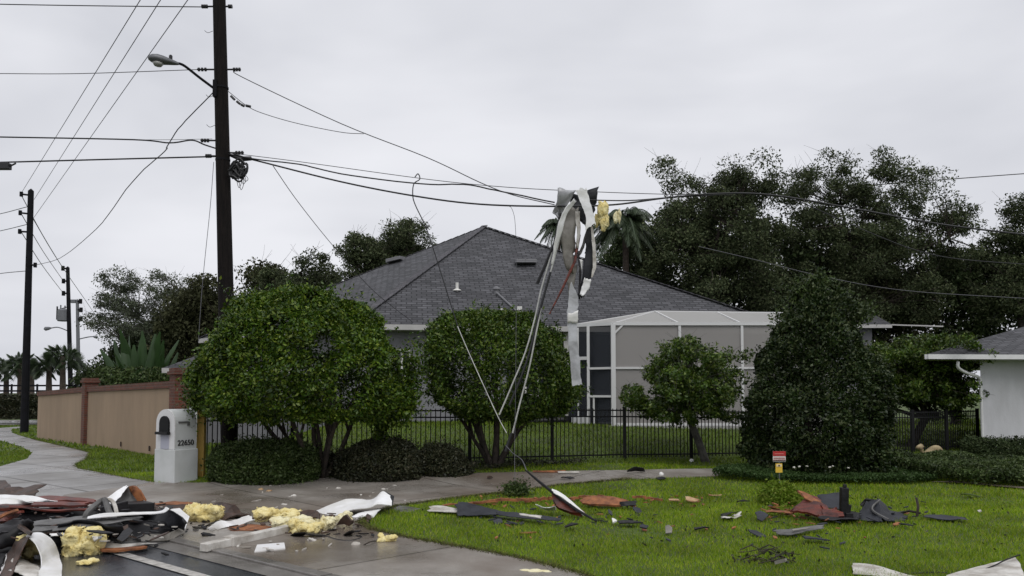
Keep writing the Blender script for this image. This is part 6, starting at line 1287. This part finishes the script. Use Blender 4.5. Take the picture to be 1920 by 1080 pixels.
def banana():
    t = thing('banana_plant', 'broad-leaved banana plant rising behind the tan wall', 'plant'); D = 32; random.seed(5); b0 = V(265, 740, D); b0.z = 0
    st = MB()
    tips = [(198, 640, -.5), (215, 632, .5), (232, 636, -.8), (240, 625, .3), (262, 632, -.6), (272, 622, .5), (290, 628, -.4), (305, 640, .6), (322, 650, -.2), (328, 660, .3), (205, 665, .6), (285, 645, .9), (250, 650, -1), (220, 660, -.9), (310, 662, -.8), (195, 690, -.3), (335, 680, .2), (186, 655, .3), (208, 648, .9), (226, 622, -.2), (253, 640, .9), (281, 640, -.9), (298, 622, .1), (318, 634, -.5), (336, 662, .8), (243, 668, -.6), (275, 672, .7), (190, 675, .8), (230, 685, -1), (312, 690, -1)]
    for i, (px, py, dy) in enumerate(tips):
        c = b0.lerp(V(px, 740, D), .2)+Vector((0, dy*.4, .9)); e = V(px, py, D+dy); L = (e-c).length; d = (e-c).normalized(); s = d.cross(Vector((random.uniform(-.7, .7), 1, random.uniform(-.3, .6)))).normalized(); nrm = s.cross(d)
        A, B, Mi = [], [], []; bend = random.uniform(-.5, .7)
        for k in range(9):
            u = k/8; p = c.lerp(e, u)+nrm*bend*u*u; w = .17*math.sin(math.pi*(u*.92+.05))**.7*(1+.12*math.sin(u*40+i)); A.append(p+s*w+nrm*w*.35); B.append(p-s*w+nrm*w*.35); Mi.append(p)
        mb = MB(); n = len(A); mb.add(A+Mi+B, [(k, k+1, n+k+1, n+k) for k in range(n-1)]+[(n+k, n+k+1, 2*n+k+1, 2*n+k) for k in range(n-1)]); o = mb.build('leaf', 'banana_leaf', t, smooth=True)
        st.tube([(b0.x+(c.x-b0.x)*.3, D, 0), c], [.1, .04], 6)
    st.build('stem', 'banana_leaf', t); base(t, b0)
banana()
bush('dense low shrubbery at the foot of the banana plant', 31, [(690, 190, 330), (705, 180, 345), (740, 180, 345), (790, 185, 345)], 9000, .14, 'leaf_bush', 79)
def hedge():
    t = thing('clipped_hedge', 'long clipped dark green hedge across the far road on the left', 'hedge'); D = 50; a = V(-160, 742, D); b = V(190, 742, D); n = 26000
    r_ = np.random.default_rng(9); z0, z1 = V(0, 785, D).z, a.z-.05; x = r_.uniform(a.x, b.x, n); f = r_.uniform(size=n); y = np.where(f < .6, D+r_.normal(0, .05, n), D+r_.uniform(0, 1.3, n)); z = np.where(f < .6, r_.uniform(z0, z1, n), z1+r_.normal(0, .05, n))
    leaves('foliage', np.stack([x, y, z], 1), .16, 'leaf_bushdark', t); m = MB(); m.box(((a.x+b.x)/2, D+.7, (z0+z1)/2-.05), (b.x-a.x, 1.2, z1-z0-.05)); m.build('dark_core', 'hedge_core', t); base(t, ((a.x+b.x)/2, D, z0))  # solid dark box fills the hedge behind its leaves
hedge()
t = thing('rail_fence', 'dark rail fence behind the far left hedge', 'fence'); m = MB(); D = 57
for py in (723, 733): m.bar(V(-60, py, D), V(140, py, D), .09, .12)
m.build('rail', 'pole_dark', t)
for px in range(-50, 150, 24): m = MB(); m.bar((V(px, 735, D).x, D, -.2), V(px, 720, D), .10); m.build('post', 'pole_dark', t)
base(t, (V(40, 735, D).x, D, 0))
def car(label, px, D, paint):
    t = thing('parked_car', label, 'car'); c = V(px, 735, D); c.z = 0; z = .35
    pr_ = [(-2.2, .35), (-2.2, .8), (-1.4, .95), (-.8, 1.42), (.7, 1.45), (1.35, 1.0), (2.15, .85), (2.2, .35)]; m = MB(); n = len(pr_)
    m.add([c+Vector((x, -.85, z_)) for x, z_ in pr_]+[c+Vector((x, .85, z_)) for x, z_ in pr_], [tuple(range(n))[::-1], tuple(range(n, 2*n))]+[(i, (i+1) % n, n+(i+1) % n, n+i) for i in range(n)]); m.build('body', paint, t, bevel=.08)
    m = MB(); m.add([c+Vector((x, -.862, z_)) for x, z_ in ((-1.25, 1.0), (-.72, 1.36), (.62, 1.38), (1.15, 1.02))], [(0, 3, 2, 1)]); m.build('side_window', 'glass_dark', t)
    for x in (-1.35, 1.4):
        for y in (-.8, .8): m = MB(); m.lathe([(-.1, .33), (.1, .33)], c+Vector((x, y, .33)), 16, Matrix.Rotation(R(90), 3, 'X')); m.build('wheel', 'tyre', t)
    base(t, c)
car('pale parked car seen over the far hedge beside the palm pair', 76, 66, 'car_paint'); car('light car half hidden behind the dark left pole and palms', 30, 70, 'car_paint')
GR = {'telecom_cable': 'telephone and cable lines on the thick pole', 'power_line': 'thin overhead power lines', 'service_wire': 'loose and sagging service wires', 'oak_tree': 'dark trees in the background', 'insulation_clump': 'clumps of yellow insulation',
      'red_board': 'red boards in the debris', 'felt_strip': 'grey roofing felt strips', 'roofing_sheet': 'dark roofing sheets', 'roofing_scrap': 'dark roofing scraps', 'orange_lath': 'orange laths on the lawn', 'debris_chip': 'small chips of debris',
      'utility_pole': 'utility poles along the street', 'parked_car': 'cars far beyond the hedge', 'white_board': 'white trim boards on the driveway', 'trim_strip': 'white trim strips', 'metal_scrap': 'crumpled metal scraps', 'wood_splinter': 'splintered wood', 'torn_panel': 'torn white panels', 'low_bush': 'low bushes in front of the fence', 'round_tree': 'rounded yard trees', 'bent_metal_panel': 'bent white metal panels', 'pale_stick': 'pale sticks in the pile'}
for o in list(SC.objects):
    k_ = o.name.split('.')[0]
    if o.parent is None and 'label' in o.keys() and 'group' not in o.keys():
        if k_ in GR: o['group'] = GR[k_]
        elif k_ == 'palm_tree': o['group'] = 'fan palms beyond the far hedge' if 'fan palm' in o['label'] else 'drooping palms behind the grey roof'
for o in list(SC.objects):
    if o.type == 'MESH' and o.data.name != o.name: o.data.name = o.name
